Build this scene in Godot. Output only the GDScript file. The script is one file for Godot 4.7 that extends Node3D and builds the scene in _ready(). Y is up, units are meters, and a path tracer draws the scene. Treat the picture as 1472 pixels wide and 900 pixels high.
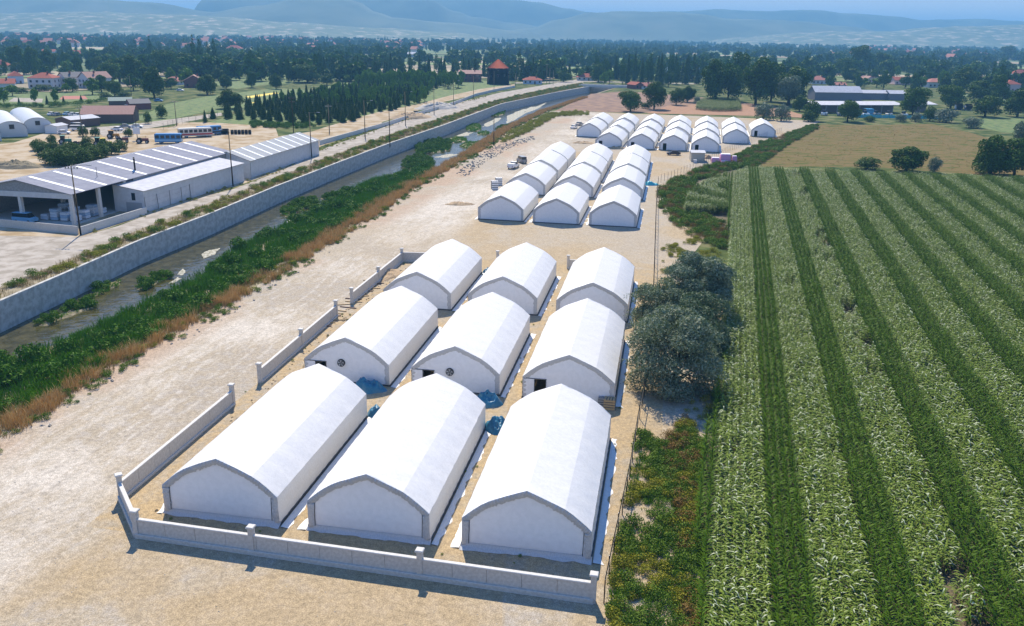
extends Node3D

var rng := RandomNumberGenerator.new()
var taken := {}
var M := {}
var fnoise := FastNoiseLite.new()

# ---------------------------------------------------------------- helpers
class MB:
	var v := PackedVector3Array()
	var n := PackedVector3Array()
	var c := PackedColorArray()
	var u := PackedVector2Array()
	var col := Color(1, 1, 1)
	func tri(a: Vector3, b: Vector3, d: Vector3) -> void:
		var nn := (d - a).cross(b - a).normalized()
		v.append(a); v.append(b); v.append(d)
		for k in 3:
			n.append(nn); c.append(col)
		u.append(Vector2(a.x, a.z)); u.append(Vector2(b.x, b.z)); u.append(Vector2(d.x, d.z))
	func quad(a: Vector3, b: Vector3, d: Vector3, e: Vector3) -> void:
		var nn := (d - a).cross(b - a).normalized()
		var w := a.distance_to(b)
		var h := a.distance_to(e)
		v.append(a); v.append(b); v.append(d); v.append(a); v.append(d); v.append(e)
		for k in 6:
			n.append(nn); c.append(col)
		u.append(Vector2(0, 0)); u.append(Vector2(w, 0)); u.append(Vector2(w, h))
		u.append(Vector2(0, 0)); u.append(Vector2(w, h)); u.append(Vector2(0, h))
	func tri_n(a: Vector3, b: Vector3, d: Vector3, na: Vector3, nb: Vector3, nd: Vector3, ua: Vector2, ub: Vector2, ud: Vector2) -> void:
		v.append(a); v.append(b); v.append(d)
		n.append(na); n.append(nb); n.append(nd)
		c.append(col); c.append(col); c.append(col)
		u.append(ua); u.append(ub); u.append(ud)
	func box(o: Vector3, s: Vector3, b := Basis.IDENTITY) -> void:
		var h := s * 0.5
		var p := []
		for i in 8:
			p.append(o + b * Vector3(h.x if i & 1 else -h.x, h.y if i & 2 else -h.y, h.z if i & 4 else -h.z))
		quad(p[4], p[6], p[7], p[5]); quad(p[1], p[3], p[2], p[0])
		quad(p[0], p[2], p[6], p[4]); quad(p[5], p[7], p[3], p[1])
		quad(p[2], p[3], p[7], p[6]); quad(p[4], p[5], p[1], p[0])
	# box whose top edges are chamfered
	func cbox(o: Vector3, s: Vector3, ch: float, b := Basis.IDENTITY) -> void:
		var h := s * 0.5
		var rings := [[-h.y, 0.0], [h.y - ch, 0.0], [h.y, ch]]
		var q := []
		for r in rings:
			var x: float = h.x - r[1]
			var z: float = h.z - r[1]
			q.append([o + b * Vector3(-x, r[0], -z), o + b * Vector3(-x, r[0], z), o + b * Vector3(x, r[0], z), o + b * Vector3(x, r[0], -z)])
		for k in 2:
			for i in 4:
				var j := (i + 1) % 4
				quad(q[k][i], q[k + 1][i], q[k + 1][j], q[k][j])
		quad(q[2][0], q[2][3], q[2][2], q[2][1])
		quad(q[0][0], q[0][1], q[0][2], q[0][3])
	func tube(pts: Array, radii: Array, sides := 6, cap := true) -> void:
		var rings := []
		for i in pts.size():
			var d: Vector3 = (pts[min(i + 1, pts.size() - 1)] - pts[max(i - 1, 0)]).normalized()
			var a := d.cross(Vector3(0.31, 0.2, 0.93) if abs(d.y) > 0.7 else Vector3.UP).normalized()
			var b := d.cross(a)
			var ring := []
			for k in sides:
				var t := TAU * k / sides
				ring.append([pts[i] + (a * cos(t) + b * sin(t)) * radii[i], a * cos(t) + b * sin(t)])
			rings.append(ring)
		for i in pts.size() - 1:
			for k in sides:
				var j := (k + 1) % sides
				var A = rings[i][k]; var B = rings[i][j]; var C = rings[i + 1][j]; var D = rings[i + 1][k]
				tri_n(A[0], B[0], C[0], A[1], B[1], C[1], Vector2(k, i), Vector2(j, i), Vector2(j, i + 1))
				tri_n(A[0], C[0], D[0], A[1], C[1], D[1], Vector2(k, i), Vector2(j, i + 1), Vector2(k, i + 1))
		if cap:
			var last: Array = rings[-1]
			for k in range(1, sides - 1):
				tri(last[0][0], last[k][0], last[k + 1][0])
			var first: Array = rings[0]
			for k in range(1, sides - 1):
				tri(first[0][0], first[k + 1][0], first[k][0])
	# rows of points -> smooth sheet, uv in metres
	func grid(R: Array, flip := false) -> void:
		var nr := R.size()
		var nc: int = R[0].size()
		var nn := []
		var uu := []
		for i in nr:
			var row := PackedVector3Array()
			var ur := PackedVector2Array()
			for j in nc:
				var a: Vector3 = R[min(i + 1, nr - 1)][j] - R[max(i - 1, 0)][j]
				var b: Vector3 = R[i][min(j + 1, nc - 1)] - R[i][max(j - 1, 0)]
				var q := a.cross(b).normalized()
				row.append(-q if flip else q)
				ur.append(Vector2(R[i][j].x, R[i][j].z))
			nn.append(row); uu.append(ur)
		for i in nr - 1:
			for j in nc - 1:
				if flip:
					tri_n(R[i][j], R[i + 1][j + 1], R[i][j + 1], nn[i][j], nn[i + 1][j + 1], nn[i][j + 1], uu[i][j], uu[i + 1][j + 1], uu[i][j + 1])
					tri_n(R[i][j], R[i + 1][j], R[i + 1][j + 1], nn[i][j], nn[i + 1][j], nn[i + 1][j + 1], uu[i][j], uu[i + 1][j], uu[i + 1][j + 1])
				else:
					tri_n(R[i][j], R[i][j + 1], R[i + 1][j + 1], nn[i][j], nn[i][j + 1], nn[i + 1][j + 1], uu[i][j], uu[i][j + 1], uu[i + 1][j + 1])
					tri_n(R[i][j], R[i + 1][j + 1], R[i + 1][j], nn[i][j], nn[i + 1][j + 1], nn[i + 1][j], uu[i][j], uu[i + 1][j + 1], uu[i + 1][j])
	# a 2D outline (x, y) pushed through z from z0 to z1
	func prism(o: PackedVector2Array, z0: float, z1: float, tf := Transform3D.IDENTITY) -> void:
		var t := Geometry2D.triangulate_polygon(o)
		for i in range(0, t.size(), 3):
			var a := o[t[i]]; var b := o[t[i + 1]]; var d := o[t[i + 2]]
			tri(tf * Vector3(a.x, a.y, z1), tf * Vector3(d.x, d.y, z1), tf * Vector3(b.x, b.y, z1))
			tri(tf * Vector3(a.x, a.y, z0), tf * Vector3(b.x, b.y, z0), tf * Vector3(d.x, d.y, z0))
		for i in o.size():
			var a := o[i]; var b := o[(i + 1) % o.size()]
			quad(tf * Vector3(a.x, a.y, z0), tf * Vector3(a.x, a.y, z1), tf * Vector3(b.x, b.y, z1), tf * Vector3(b.x, b.y, z0))
	func flat(o: PackedVector2Array, y: float) -> void:
		var t := Geometry2D.triangulate_polygon(o)
		for i in range(0, t.size(), 3):
			var p := []
			for k in 3: p.append(Vector3(o[t[i + k]].x, y, o[t[i + k]].y))
			tri_n(p[0], p[1], p[2], Vector3.UP, Vector3.UP, Vector3.UP, o[t[i]], o[t[i + 1]], o[t[i + 2]])
	func mesh() -> ArrayMesh:
		var a := []
		a.resize(Mesh.ARRAY_MAX)
		a[Mesh.ARRAY_VERTEX] = v
		a[Mesh.ARRAY_NORMAL] = n
		a[Mesh.ARRAY_COLOR] = c
		a[Mesh.ARRAY_TEX_UV] = u
		var m := ArrayMesh.new()
		m.add_surface_from_arrays(Mesh.PRIMITIVE_TRIANGLES, a)
		return m

func pv(a: Array) -> PackedVector2Array:
	var o := PackedVector2Array()
	for i in range(0, a.size(), 2): o.append(Vector2(a[i], a[i + 1]))
	return o

func numbered(called: String) -> String:
	if not taken.has(called):
		taken[called] = 0
		return called
	taken[called] += 1
	return "%s_%03d" % [called, taken[called]]

func tag(o: Node, label := "", category := "", group := "", kind := "") -> Node:
	if label: o.set_meta("label", label)
	if category: o.set_meta("category", category)
	if group: o.set_meta("group", group)
	if kind: o.set_meta("kind", kind)
	return o

func mi(called: String, mesh: Mesh, mat: Material, parent: Node = self) -> MeshInstance3D:
	var o := MeshInstance3D.new()
	o.mesh = mesh
	o.material_override = mat
	if parent == self:
		o.name = numbered(called)
		add_child(o)
	else:
		o.name = called
		parent.add_child(o, true)
	return o

func thing(called: String, label: String, category: String, where := Vector3.ZERO, turn := 0.0, group := "") -> Node3D:
	var o := Node3D.new()
	o.name = numbered(called)
	add_child(o)
	o.position = where
	o.rotation.y = turn
	tag(o, label, category, group)
	return o

func dup(src: Node3D, called: String, where: Vector3, turn: float, label: String, group := "") -> Node3D:
	var o: Node3D = src.duplicate()
	o.name = numbered(called)
	add_child(o)
	o.position = where
	o.rotation.y = turn
	tag(o, label, "", group)
	return o

func struct(called: String, mesh: Mesh, mat: Material, label := "") -> MeshInstance3D:
	var o := mi(called, mesh, mat)
	tag(o, label, "", "", "structure")
	return o

func lin(r: float, g: float, b: float) -> Color:
	return Color(r, g, b).linear_to_srgb()

func mat(col: Color, rough := 0.8, metal := 0.0) -> StandardMaterial3D:
	var m := StandardMaterial3D.new()
	m.albedo_color = col
	m.roughness = rough
	m.metallic = metal
	return m

# world-mapped noise colour: two tones and a fine grain
func noisy(stops: Array, freq: float, metres: float, rough := 0.9, sd := 1, bump := 0.0, oct := 5, world := true) -> StandardMaterial3D:
	var m := StandardMaterial3D.new()
	var g := Gradient.new()
	var offs := PackedFloat32Array()
	var cols := PackedColorArray()
	for i in stops.size():
		offs.append(float(i) / (stops.size() - 1) * 0.46 + 0.27)
		cols.append(stops[i])
	g.offsets = offs
	g.colors = cols
	var f := FastNoiseLite.new()
	f.noise_type = FastNoiseLite.TYPE_SIMPLEX
	f.seed = sd
	f.frequency = freq
	f.fractal_octaves = oct
	f.fractal_gain = 0.6
	var t := NoiseTexture2D.new()
	t.width = 512
	t.height = 512
	t.seamless = true
	t.noise = f
	t.color_ramp = g
	m.albedo_texture = t
	m.uv1_triplanar = true
	m.uv1_world_triplanar = world
	m.uv1_scale = Vector3.ONE / metres
	m.roughness = rough
	if bump > 0.0:
		var b := NoiseTexture2D.new()
		b.width = 512
		b.height = 512
		b.seamless = true
		b.noise = f
		b.as_normal_map = true
		b.bump_strength = 6.0
		m.normal_enabled = true
		m.normal_texture = b
		m.normal_scale = bump
	return m

func leafmat(rough: float, back: Color, spec := 0.18) -> StandardMaterial3D:
	var m := StandardMaterial3D.new()
	m.metallic_specular = spec
	m.vertex_color_use_as_albedo = true
	m.roughness = rough
	m.cull_mode = BaseMaterial3D.CULL_DISABLED
	m.backlight_enabled = true
	m.backlight = back
	return m

func vmat(rough := 0.85) -> StandardMaterial3D:
	var m := StandardMaterial3D.new()
	m.vertex_color_use_as_albedo = true
	m.roughness = rough
	m.cull_mode = BaseMaterial3D.CULL_DISABLED
	return m

func rdir() -> Vector3:
	var z := rng.randf_range(-1, 1)
	var a := rng.randf() * TAU
	var r := sqrt(1 - z * z)
	return Vector3(r * cos(a), z, r * sin(a))

func mixc(a: Color, b: Color, t: float) -> Color:
	return a.lerp(b, t)

# many leaf-sized faces through the volume of the lobes
func leaves(mb: MB, lobes: Array, count: int, size: float, ca: Color, cb: Color, slim := 0.7, droop := 0.0) -> void:
	var wt := []
	var sum := 0.0
	for l in lobes:
		sum += l[1].x * l[1].z
		wt.append(sum)
	for i in count:
		var pick := rng.randf() * sum
		var k := 0
		while wt[k] < pick: k += 1
		var o: Vector3 = lobes[k][0]
		var r: Vector3 = lobes[k][1]
		var d := rdir()
		if d.y < -0.3 and rng.randf() < 0.6: d.y = -d.y
		var deep := 1.0 - 0.55 * pow(rng.randf(), 2.5)
		deep *= 1.0 + 0.16 * fnoise.get_noise_3dv((o + d * r) * (9.0 / max(r.x, 0.01)))
		var p := o + d * r * deep
		var out := (d + rdir() * 0.9).normalized()
		var a := out.cross(rdir()).normalized()
		a = (a - Vector3.UP * droop).normalized()
		var b := out.cross(a).normalized()
		var s := size * rng.randf_range(0.6, 1.35)
		mb.col = mixc(ca, cb, rng.randf())
		var h := a * s
		var w := b * s * slim
		mb.tri(p - h, p + w, p + h)
		mb.tri(p - h, p + h, p - w)

# ---------------------------------------------------------------- river channel, as a function of the distance z ahead
var LZ := [-200.0, 103.7, 111.8, 127.3, 147.8, 171.2, 206.5, 242.8, 291.8, 355.7, 467.3, 570.7, 628.5, 660.0]
var LX := [-73.0, -70.4, -69.7, -67.9, -65.8, -61.5, -56.7, -50.6, -41.9, -28.3, -7.7, 26.3, 48.5, 60.0]
var RZ := [-200.0, 63.6, 74.0, 86.6, 95.4, 105.0, 124.2, 146.5, 177.7, 207.7, 236.1, 281.4, 346.7, 429.3, 529.1, 628.5, 660.0]
var RX := [-48.0, -45.7, -44.3, -43.3, -41.5, -39.0, -35.1, -31.3, -26.5, -22.8, -17.0, -8.9, -0.1, 16.7, 44.0, 72.0, 82.0]

func along(zs: Array, xs: Array, z: float) -> float:
	for i in zs.size() - 1:
		if z <= zs[i + 1]:
			return lerpf(xs[i], xs[i + 1], clampf((z - zs[i]) / (zs[i + 1] - zs[i]), 0, 1))
	return xs[-1]

var reed_poly: PackedVector2Array
var islands := []

func bed_y(x: float, z: float) -> float:   # z ahead
	var l := along(LZ, LX, z)
	var r := along(RZ, RX, z)
	var e := r - x
	if e < 2.0: return 0.0
	var s := 0.0
	if e < 6.5: s = lerpf(0.0, -1.0, (e - 2.0) / 4.5)
	elif e < 11.0: s = lerpf(-1.0, -3.8, (e - 6.5) / 4.5)
	else: s = -4.5
	if e >= 6.5:
		var wet := -4.5
		if Geometry2D.is_point_in_polygon(Vector2(x, -z), reed_poly): wet = -3.75
		else:
			for p in islands:
				if Geometry2D.is_point_in_polygon(Vector2(x, -z), p): wet = -3.85
		if e >= 11.0: s = wet
		elif wet > -4.0: s = maxf(s, wet)
	return s + 0.12 * fnoise.get_noise_2d(x * 3.0, z * 3.0)

func dirt_image(x0: float, z0: float, w: float, l: float, W: int, H: int) -> ImageTexture:
	var f := FastNoiseLite.new()
	f.noise_type = FastNoiseLite.TYPE_SIMPLEX
	f.fractal_octaves = 5
	f.fractal_gain = 0.55
	f.frequency = 0.008
	var N := 1024
	f.seed = 3
	var A := f.get_image(N, N, false, false, true).get_data()
	f.seed = 11
	f.frequency = 0.05
	f.fractal_gain = 0.7
	var B := f.get_image(N, N, false, false, true).get_data()
	var track := [[-50.0, 20.0], [-38.0, 62.0], [-33.0, 92.0], [-26.0, 124.0], [-19.0, 160.0], [-8.0, 210.0], [3.0, 250.0], [14.0, 300.0], [24.0, 345.0], [33.0, 385.0]]
	var trz := []; var trx := []
	for p in track:
		trz.append(p[1]); trx.append(p[0])
	var data := PackedByteArray()
	data.resize(W * H * 3)
	var sand := Color(0.44, 0.365, 0.255)
	var pale := Color(0.58, 0.525, 0.44)
	var clay := Color(0.42, 0.30, 0.145)
	var grey := Color(0.37, 0.33, 0.275)
	var rose := Color(0.44, 0.31, 0.225)
	var i := 0
	for y in H:
		var z := z0 + l * (y + 0.5) / H
		var tx := along(trz, trx, z)
		var dirx := (along(trz, trx, z + 6.0) - along(trz, trx, z - 6.0)) / 12.0
		var lane_x := [3.5 + 2.6 * fnoise.get_noise_2d(z * 0.22, 5.0), -1.5 + 3.0 * fnoise.get_noise_2d(z * 0.16, 60.0), -5.5 + 3.5 * fnoise.get_noise_2d(z * 0.2, 120.0), 7.5 + 2.0 * fnoise.get_noise_2d(z * 0.12, 190.0)]
		var lane_k := [0.75, 0.9, 0.55, 0.45]
		for x in W:
			var px := x0 + w * (x + 0.5) / W
			# noises, looked up in metres
			var big := A[(int(z * 3.1) & 1023) * 1024 + (int(px * 3.1) & 1023)] / 255.0
			var mid := B[(int(z * 7.0) & 1023) * 1024 + (int(px * 7.0) & 1023)] / 255.0
			var fin := B[(int(z * 31.0) & 1023) * 1024 + (int(px * 31.0) & 1023)] / 255.0
			var across := px - tx - dirx * 0.0
			var streak := B[(int(z * 2.2) & 1023) * 1024 + (int(across * 9.0) & 1023)] / 255.0
			var road := clampf((10.5 - absf(across)) / 6.0, 0, 1)
			var c := sand
			c = c.lerp(grey, clampf((mid - 0.46) * 2.6, 0, 0.8))
			c = c.lerp(clay, clampf((big - 0.5) * 3.2, 0, 0.6) * (1.0 - road * 0.7))
			c = c.lerp(grey, clampf((0.44 - big) * 3.5, 0, 0.6) * mid * 1.4)
			c = c.lerp(pale, road * clampf(0.32 + (streak - 0.42) * 1.0 + (big - 0.5) * 2.2, 0, 0.95))
			if across < -5.0: c = c.lerp(rose, clampf((big - 0.42) * 2.5, 0, 0.6) * clampf((-across - 5.0) / 4.0, 0, 1))
			# wheel tracks wandering along the way
			var ruts := 0.0
			for lane in 4:
				var o := absf(absf(across - lane_x[lane]) - 0.85)
				if o < 0.34: ruts = maxf(ruts, (1.0 - o / 0.34) * lane_k[lane])
			if ruts > 0.0: c = c.lerp(pale if mid > 0.42 else grey, ruts * (0.25 + 0.75 * mid))
			# trampled clay between and beside the rows of tents
			var lx := px * 0.985 - z * 0.171
			var lz := px * 0.171 + z * 0.985
			if lz > 47.0 and lz < 136.0 and lx > -41.2 and lx < 1.5 and lz - lx * 0.0 > 50.5:
				c = c.lerp(clay.lerp(sand, 0.12), 0.85 * clampf(0.45 + (mid - 0.4) * 2.2, 0, 1))
			if z > 140.0 and z < 165.0: c = c.lerp(clay.lerp(sand, 0.6), 0.4 * mid)
			var k := 0.68 + 0.64 * fin + 0.3 * (mid - 0.5)
			c = Color(c.r * k, c.g * k, c.b * k).linear_to_srgb()
			data[i] = int(clampf(c.r, 0, 1) * 255); data[i + 1] = int(clampf(c.g, 0, 1) * 255); data[i + 2] = int(clampf(c.b, 0, 1) * 255)
			i += 3
	return ImageTexture.create_from_image(Image.create_from_data(W, H, false, Image.FORMAT_RGB8, data))

func dirt_sheet(poly: PackedVector2Array, y: float, x0: float, z0: float, w: float, l: float, W: int, H: int, called: String, label: String) -> void:
	var mb := MB.new()
	mb.flat(poly, y)
	for i in mb.u.size():
		mb.u[i] = Vector2((mb.u[i].x - x0) / w, (-mb.u[i].y - z0) / l)
	var m := StandardMaterial3D.new()
	m.albedo_texture = dirt_image(x0, z0, w, l, W, H)
	m.roughness = 0.95
	m.detail_enabled = true
	m.detail_blend_mode = BaseMaterial3D.BLEND_MODE_MUL
	m.detail_uv_layer = BaseMaterial3D.DETAIL_UV_2
	m.detail_albedo = M.grain
	m.uv2_triplanar = true
	m.uv2_world_triplanar = true
	m.uv2_scale = Vector3.ONE / 5.0
	struct(called, mb.mesh(), m, label)

func field(called: String, poly: PackedVector2Array, y: float, m: Material, label := "") -> void:
	var mb := MB.new()
	mb.flat(poly, y)
	struct(called, mb.mesh(), m, label)

func hill(called: String, ridge: PackedVector2Array, dist: float, depth: float, m: Material, label: String, sd: int, rough := 0.1) -> void:
	var rows := []
	var n := 90
	var xs := []
	var total := ridge[-1].x - ridge[0].x
	for i in 29:
		var t := i / 28.0
		var row := []
		for j in n:
			var x := ridge[0].x + total * j / (n - 1)
			var hh := 0.0
			for k in ridge.size() - 1:
				if x >= ridge[k].x and x <= ridge[k + 1].x:
					hh = lerpf(ridge[k].y, ridge[k + 1].y, smoothstep(0, 1, (x - ridge[k].x) / (ridge[k + 1].x - ridge[k].x)))
			var s := sin(clampf(t * 1.4, 0, 1) * PI / 2) if t < 0.72 else cos((t - 0.72) / 0.28 * PI / 2)
			s = pow(s, 1.7)
			var z := dist - depth + depth * t / 0.72
			var nz := fnoise.get_noise_3d(x * 0.02 + sd * 91.0, z * 0.02, sd) + 0.5 * fnoise.get_noise_3d(x * 0.06, z * 0.06, sd)
			row.append(Vector3(x, -8.0 + (hh + 8.0) * s * (1.0 + rough * nz * (1.0 if absf(t - 0.72) > 0.02 else 0.25)), -z))
		rows.append(row)
	var mb := MB.new()
	mb.grid(rows)
	struct(called, mb.mesh(), m, label)

func setting() -> void:
	var near := pv([-420, 160, 420, 160, 420, -700, -420, -700])
	var chan := PackedVector2Array()
	for i in LZ.size(): chan.append(Vector2(LX[i], -LZ[i]))
	for i in range(RZ.size() - 1, -1, -1): chan.append(Vector2(RX[i] - 2.0, -RZ[i]))
	var mb := MB.new()
	for p in Geometry2D.clip_polygons(near, chan): mb.flat(p, 0.0)
	for r in [[-420, 420, -3000, -700], [-3000, -420, -3000, 300], [420, 3000, -3000, 300], [-420, 420, 160, 300], [-9000, 9000, -9500, -3000], [-9000, -3000, -3000, 300], [3000, 9000, -3000, 300]]:
		mb.flat(pv([r[0], r[2], r[1], r[2], r[1], r[3], r[0], r[3]]), 0.0)
	struct("ground", mb.mesh(), M.plain, "flat dry grassy plain reaching to the hills")
	# channel bed and bank
	reed_poly = pv([-63.23, -90.87, -63.19, -99.18, -58.95, -108.03, -57.24, -114.47, -55.61, -122.31, -54.06, -131.93, -52.58, -143.93, -52.73, -155.81, -50.84, -167.32, -47.91, -183.41, -44.4, -202.66, -42.97, -221.65, -40.11, -237.23, -35.6, -246.12, -29.01, -258.55, -25.79, -273.3]) + pv([-23.04, -235.79, -24.93, -221.75, -28.52, -196.18, -33.25, -170.04, -38.55, -137.07, -41.8, -112.96, -44.34, -96.03, -46.63, -83.85, -48.96, -75.03, -50.1, -70.37])
	islands = [pv([-35.88, -314.53, -33.25, -333.82, -27.2, -341.47, -23.82, -328.52, -23.36, -308.33, -28.28, -300.28, -33.12, -296.11]), pv([-34.67, -267.07, -35.8, -288.88, -30.77, -296.4, -26.42, -280.14, -25.62, -262.34, -29.19, -256.48]),
		pv([-21.72, -389.71, -19.39, -405.61, -15.95, -399.8, -14.41, -376.39, -17.71, -370.4, -20.63, -375.45]), pv([-15.72, -365.36, -13.12, -373.82, -9.94, -366.2, -11.99, -358.15, -14.82, -357.75]), pv([-20.56, -322.6, -18.07, -333.65, -13.4, -336.51, -10.38, -326.03, -13.81, -315.36, -18.56, -314.75]),
		pv([-27.02, -339.19, -23.79, -351.49, -19.36, -347.27, -18.19, -335.86, -22.41, -330.87, -25.64, -328.28]), pv([-16.35, -301.74, -14.47, -313.3, -12.32, -309.7, -13.3, -298.5, -15.49, -294.71]), pv([-8.14, -363.85, -6.94, -392.02, -0.75, -399.1, -1.53, -370.1, -5.66, -354.06]),
		pv([-12.52, -445.64, -9.71, -479.32, -4.86, -484.74, -5.96, -454.68, -10.58, -438.37]), pv([-53.73, -194.06, -52.66, -206, -49.83, -213.66, -46.89, -206.5, -48.61, -199.41, -50.23, -189.65]), pv([-48.06, -211.91, -46.97, -221.85, -45.16, -219.98, -44.98, -210.31]),
		pv([-60.51, -132.69, -61.3, -140.17, -59.19, -143.89, -57.28, -140.41, -57.71, -136.11, -58.78, -131.22]), pv([-65.47, -118.76, -66.22, -122.74, -64.35, -124.95, -62.36, -122.95, -63.13, -120.2, -63.85, -116.92]), pv([-66.3, -130.02, -66.48, -134.77, -65.12, -137.35, -63.58, -133.32, -64.37, -130.13, -64.63, -127.85]), pv([-66.31, -113.11, -67.05, -116.75, -66.38, -119.37, -64.53, -116.88, -65.03, -114.38])]
	var rows := []
	var z := -60.0
	while z <= 660.0:
		var row := []
		var l := along(LZ, LX, z) - 0.4
		var r := along(RZ, RX, z) - 2.0
		for j in 41:
			var x := lerpf(l, r, j / 40.0)
			row.append(Vector3(x, bed_y(x, z) if j < 40 else 0.0, -z))
		rows.append(row)
		z += 1.3 if z < 330.0 else 5.0
	mb = MB.new()
	mb.grid(rows)
	struct("river_bank", mb.mesh(), M.bank, "earth bank sloping down to the river")
	rows = []
	z = -60.0
	while z <= 655.0:
		rows.append([Vector3(along(LZ, LX, z) + 0.05, -4.0, -z), Vector3(along(RZ, RX, z) - 5.0, -4.0, -z)])
		z += 8.0
	mb = MB.new()
	mb.grid(rows)
	struct("river_water", mb.mesh(), M.water, "shallow murky river water")
	# yard of pale earth
	var edge := PackedVector2Array(); var edge2 := PackedVector2Array()
	for i in RZ.size():
		if RZ[i] < 158.0: edge.append(Vector2(RX[i] - 2.0, -RZ[i] if i > 0 else -20.0))
		elif RZ[i] < 440.0: edge2.append(Vector2(RX[i] - 2.0, -RZ[i]))
	var xm := along(RZ, RX, 158.0) - 2.0
	edge.append(Vector2(xm, -158))
	dirt_sheet(edge + pv([36, -158]) + pv([28.54, -138.41, 29.65, -115.54, 23.87, -93.74, 17.96, -72.19, 14.77, -59.98, 12.55, -46.47]) + pv([10, -20]), 0.03, -54, 20, 92, 140, 1100, 1680, "dirt_yard", "pale sandy yard and track around the nearest tents")
	dirt_sheet(pv([xm, -158]) + edge2 + pv([30.39, -431.9, 53.33, -424.57, 139.12, -400.93, 113.99, -350.94, 81.59, -296.48, 65.4, -272.15, 49.73, -236.91, 35.17, -205.4, 32.51, -175.18]) + pv([36, -158]), 0.03, -40, 156, 180, 280, 768, 1100, "dirt_yard", "pale sandy yard around the farther blocks of tents")
	# left bank: the road and the yards behind it
	var rd := pv([-74.3, -109.97, -73.83, -118.98, -72, -135.6, -69.87, -157.64, -65.92, -184.28, -60.22, -219.78, -54.95, -264.15, -45.89, -320.38, -31.38, -395.09, -8.35, -507.64, 23.7, -621.86, 51.25, -701.8, 55.19, -757.4, 25.28, -665.32, -9.29, -561.98, -35.89, -452.48, -50.34, -352.22, -60.42, -280.2, -62.59, -228.81, -66.11, -201.71, -68.96, -193.24, -73.72, -170.23, -74.94, -160.31, -77.6, -150.75, -91.97, -150.82, -99.14, -150.31])
	field("road", rd, 0.03, M.road, "pale unpaved road along the river wall")
	field("road_verge", pv([-70.44, -103.71, -69.73, -111.78, -67.91, -127.3, -65.77, -147.79, -61.49, -171.21, -56.72, -206.48, -50.65, -242.81, -41.88, -291.79, -28.28, -355.71, -7.66, -467.31, 26.31, -570.72, 48.5, -628.49, 54.49, -723.57, 24.31, -638.56, -8.65, -524.57, -32.19, -405.4, -46.85, -327.22, -55.89, -268.86, -61.08, -223.08, -66.73, -186.65, -70.61, -159.4, -72.65, -136.93, -74.43, -120.02, -74.86, -110.87]), 0.015, M.verge, "dry weedy verge between road and river wall")
	field("work_yard", pv([-99.54, -147.01, -91.97, -150.82, -77.6, -150.75, -73.72, -170.23, -68.96, -193.24, -62.59, -228.81, -62.91, -283.47, -54.58, -343.51, -55.29, -387.55, -71.51, -333.26, -83.49, -308.36, -94.55, -345.2, -122.76, -351.69, -133.8, -349.88, -130.15, -334.34, -149.09, -312.14, -169.47, -333.32, -160.95, -279.75, -171.5, -261.04]), 0.012, M.yard, "beige earth work yard beside the big shed")
	field("farm_track", pv([-66.05, -290.5, -53.54, -375.03, -38.08, -480.25, -18.03, -559.83, -0.62, -631.71, -0.67, -657.9, -23.78, -593.76, -40.98, -517.15, -50.79, -458.47, -64.4, -406.77, -73.58, -343.18, -75.98, -318.3]), 0.025, M.yard, "sandy track behind the low roadside wall")
	field("side_road", pv([-141.17, -300.19, -137.52, -323.24, -132.75, -350.05, -126.87, -381.58, -131.66, -394.42, -141.07, -363.26, -149.65, -336.46, -160.04, -324.67]), 0.03, M.road, "pale lane beside the parked buses")
	field("highway", pv([-0.69, -667.12, 54.36, -706.79, 140.89, -698.35, 143.36, -710.82, 55.31, -719.57, -0.71, -678.51]), 0.05, M.road, "pale road leading onto the river bridge")
	# fields
	field("stubble_field", pv([71.37, -252.17, 90.26, -299.46, 113.99, -350.94, 134.2, -384.47, 154.99, -384.78, 187.56, -396.1, 186.33, -356.45, 181, -325.38, 185.14, -305.8, 145.15, -237, 133.03, -243.04, 104.78, -255.82]), 0.02, M.stubble, "dry mown field with straw and olive patches")
	field("ploughed_field", pv([2.75, -360.64, 16.26, -417.82, 47.98, -562.64, 74.13, -596.68, 115.26, -546.92, 136.18, -496.8, 123.79, -437.39, 53.8, -428.46, 30.39, -431.9]), 0.02, M.ploughed, "brown ploughed field behind the farthest tents")
	field("ploughed_strip", pv([63.64, -426.44, 82.03, -476.19, 99.59, -489.3, 141.55, -488.16, 140.44, -414.61, 119.46, -421.61]), 0.045, M.tanfield, "tan ploughed strip behind the farthest tents")
	field("green_field", pv([202.91, -392.38, 234.4, -438.07, 265.12, -443.42, 212.39, -352.69, 201.6, -363.87]), 0.02, M.meadow, "bright green field at the right edge")
	field("meadow", pv([-142.4, -348.48, -139.24, -400.22, -130.58, -391.11, -120.34, -435.51, -116.81, -494.22, -117.9, -555.15, -153.69, -567.05, -170.7, -492.88, -171.15, -433.8, -155.99, -357.74]), 0.02, M.meadow, "green meadow behind the parked buses")
	field("flower_bed", pv([-150.32, -492.05, -143.55, -529, -139.29, -523.8, -144.45, -482.61]), 0.05, M.yellow, "strip of yellow flowers in the meadow")
	field("flower_bed", pv([-137.62, -449.66, -132.81, -457.66, -131.55, -453.24, -135.38, -443.35]), 0.05, M.yellow, "thin strip of yellow flowers nearer the conifers")
	field("lawn", pv([-209.34, -606.69, -231.4, -721.38, -174.14, -741.24, -148.66, -642.27, -169.87, -601.25, -174.24, -554.51]), 0.02, M.meadow, "bright green lawn behind the round trees")
	field("park_ground", pv([-250.66, -386.48, -207.87, -417.91, -215.48, -471.82, -230.23, -513.84, -275.24, -515.1, -317.37, -492.18]), 0.02, M.meadow, "playground lawn before the white houses")
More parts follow.
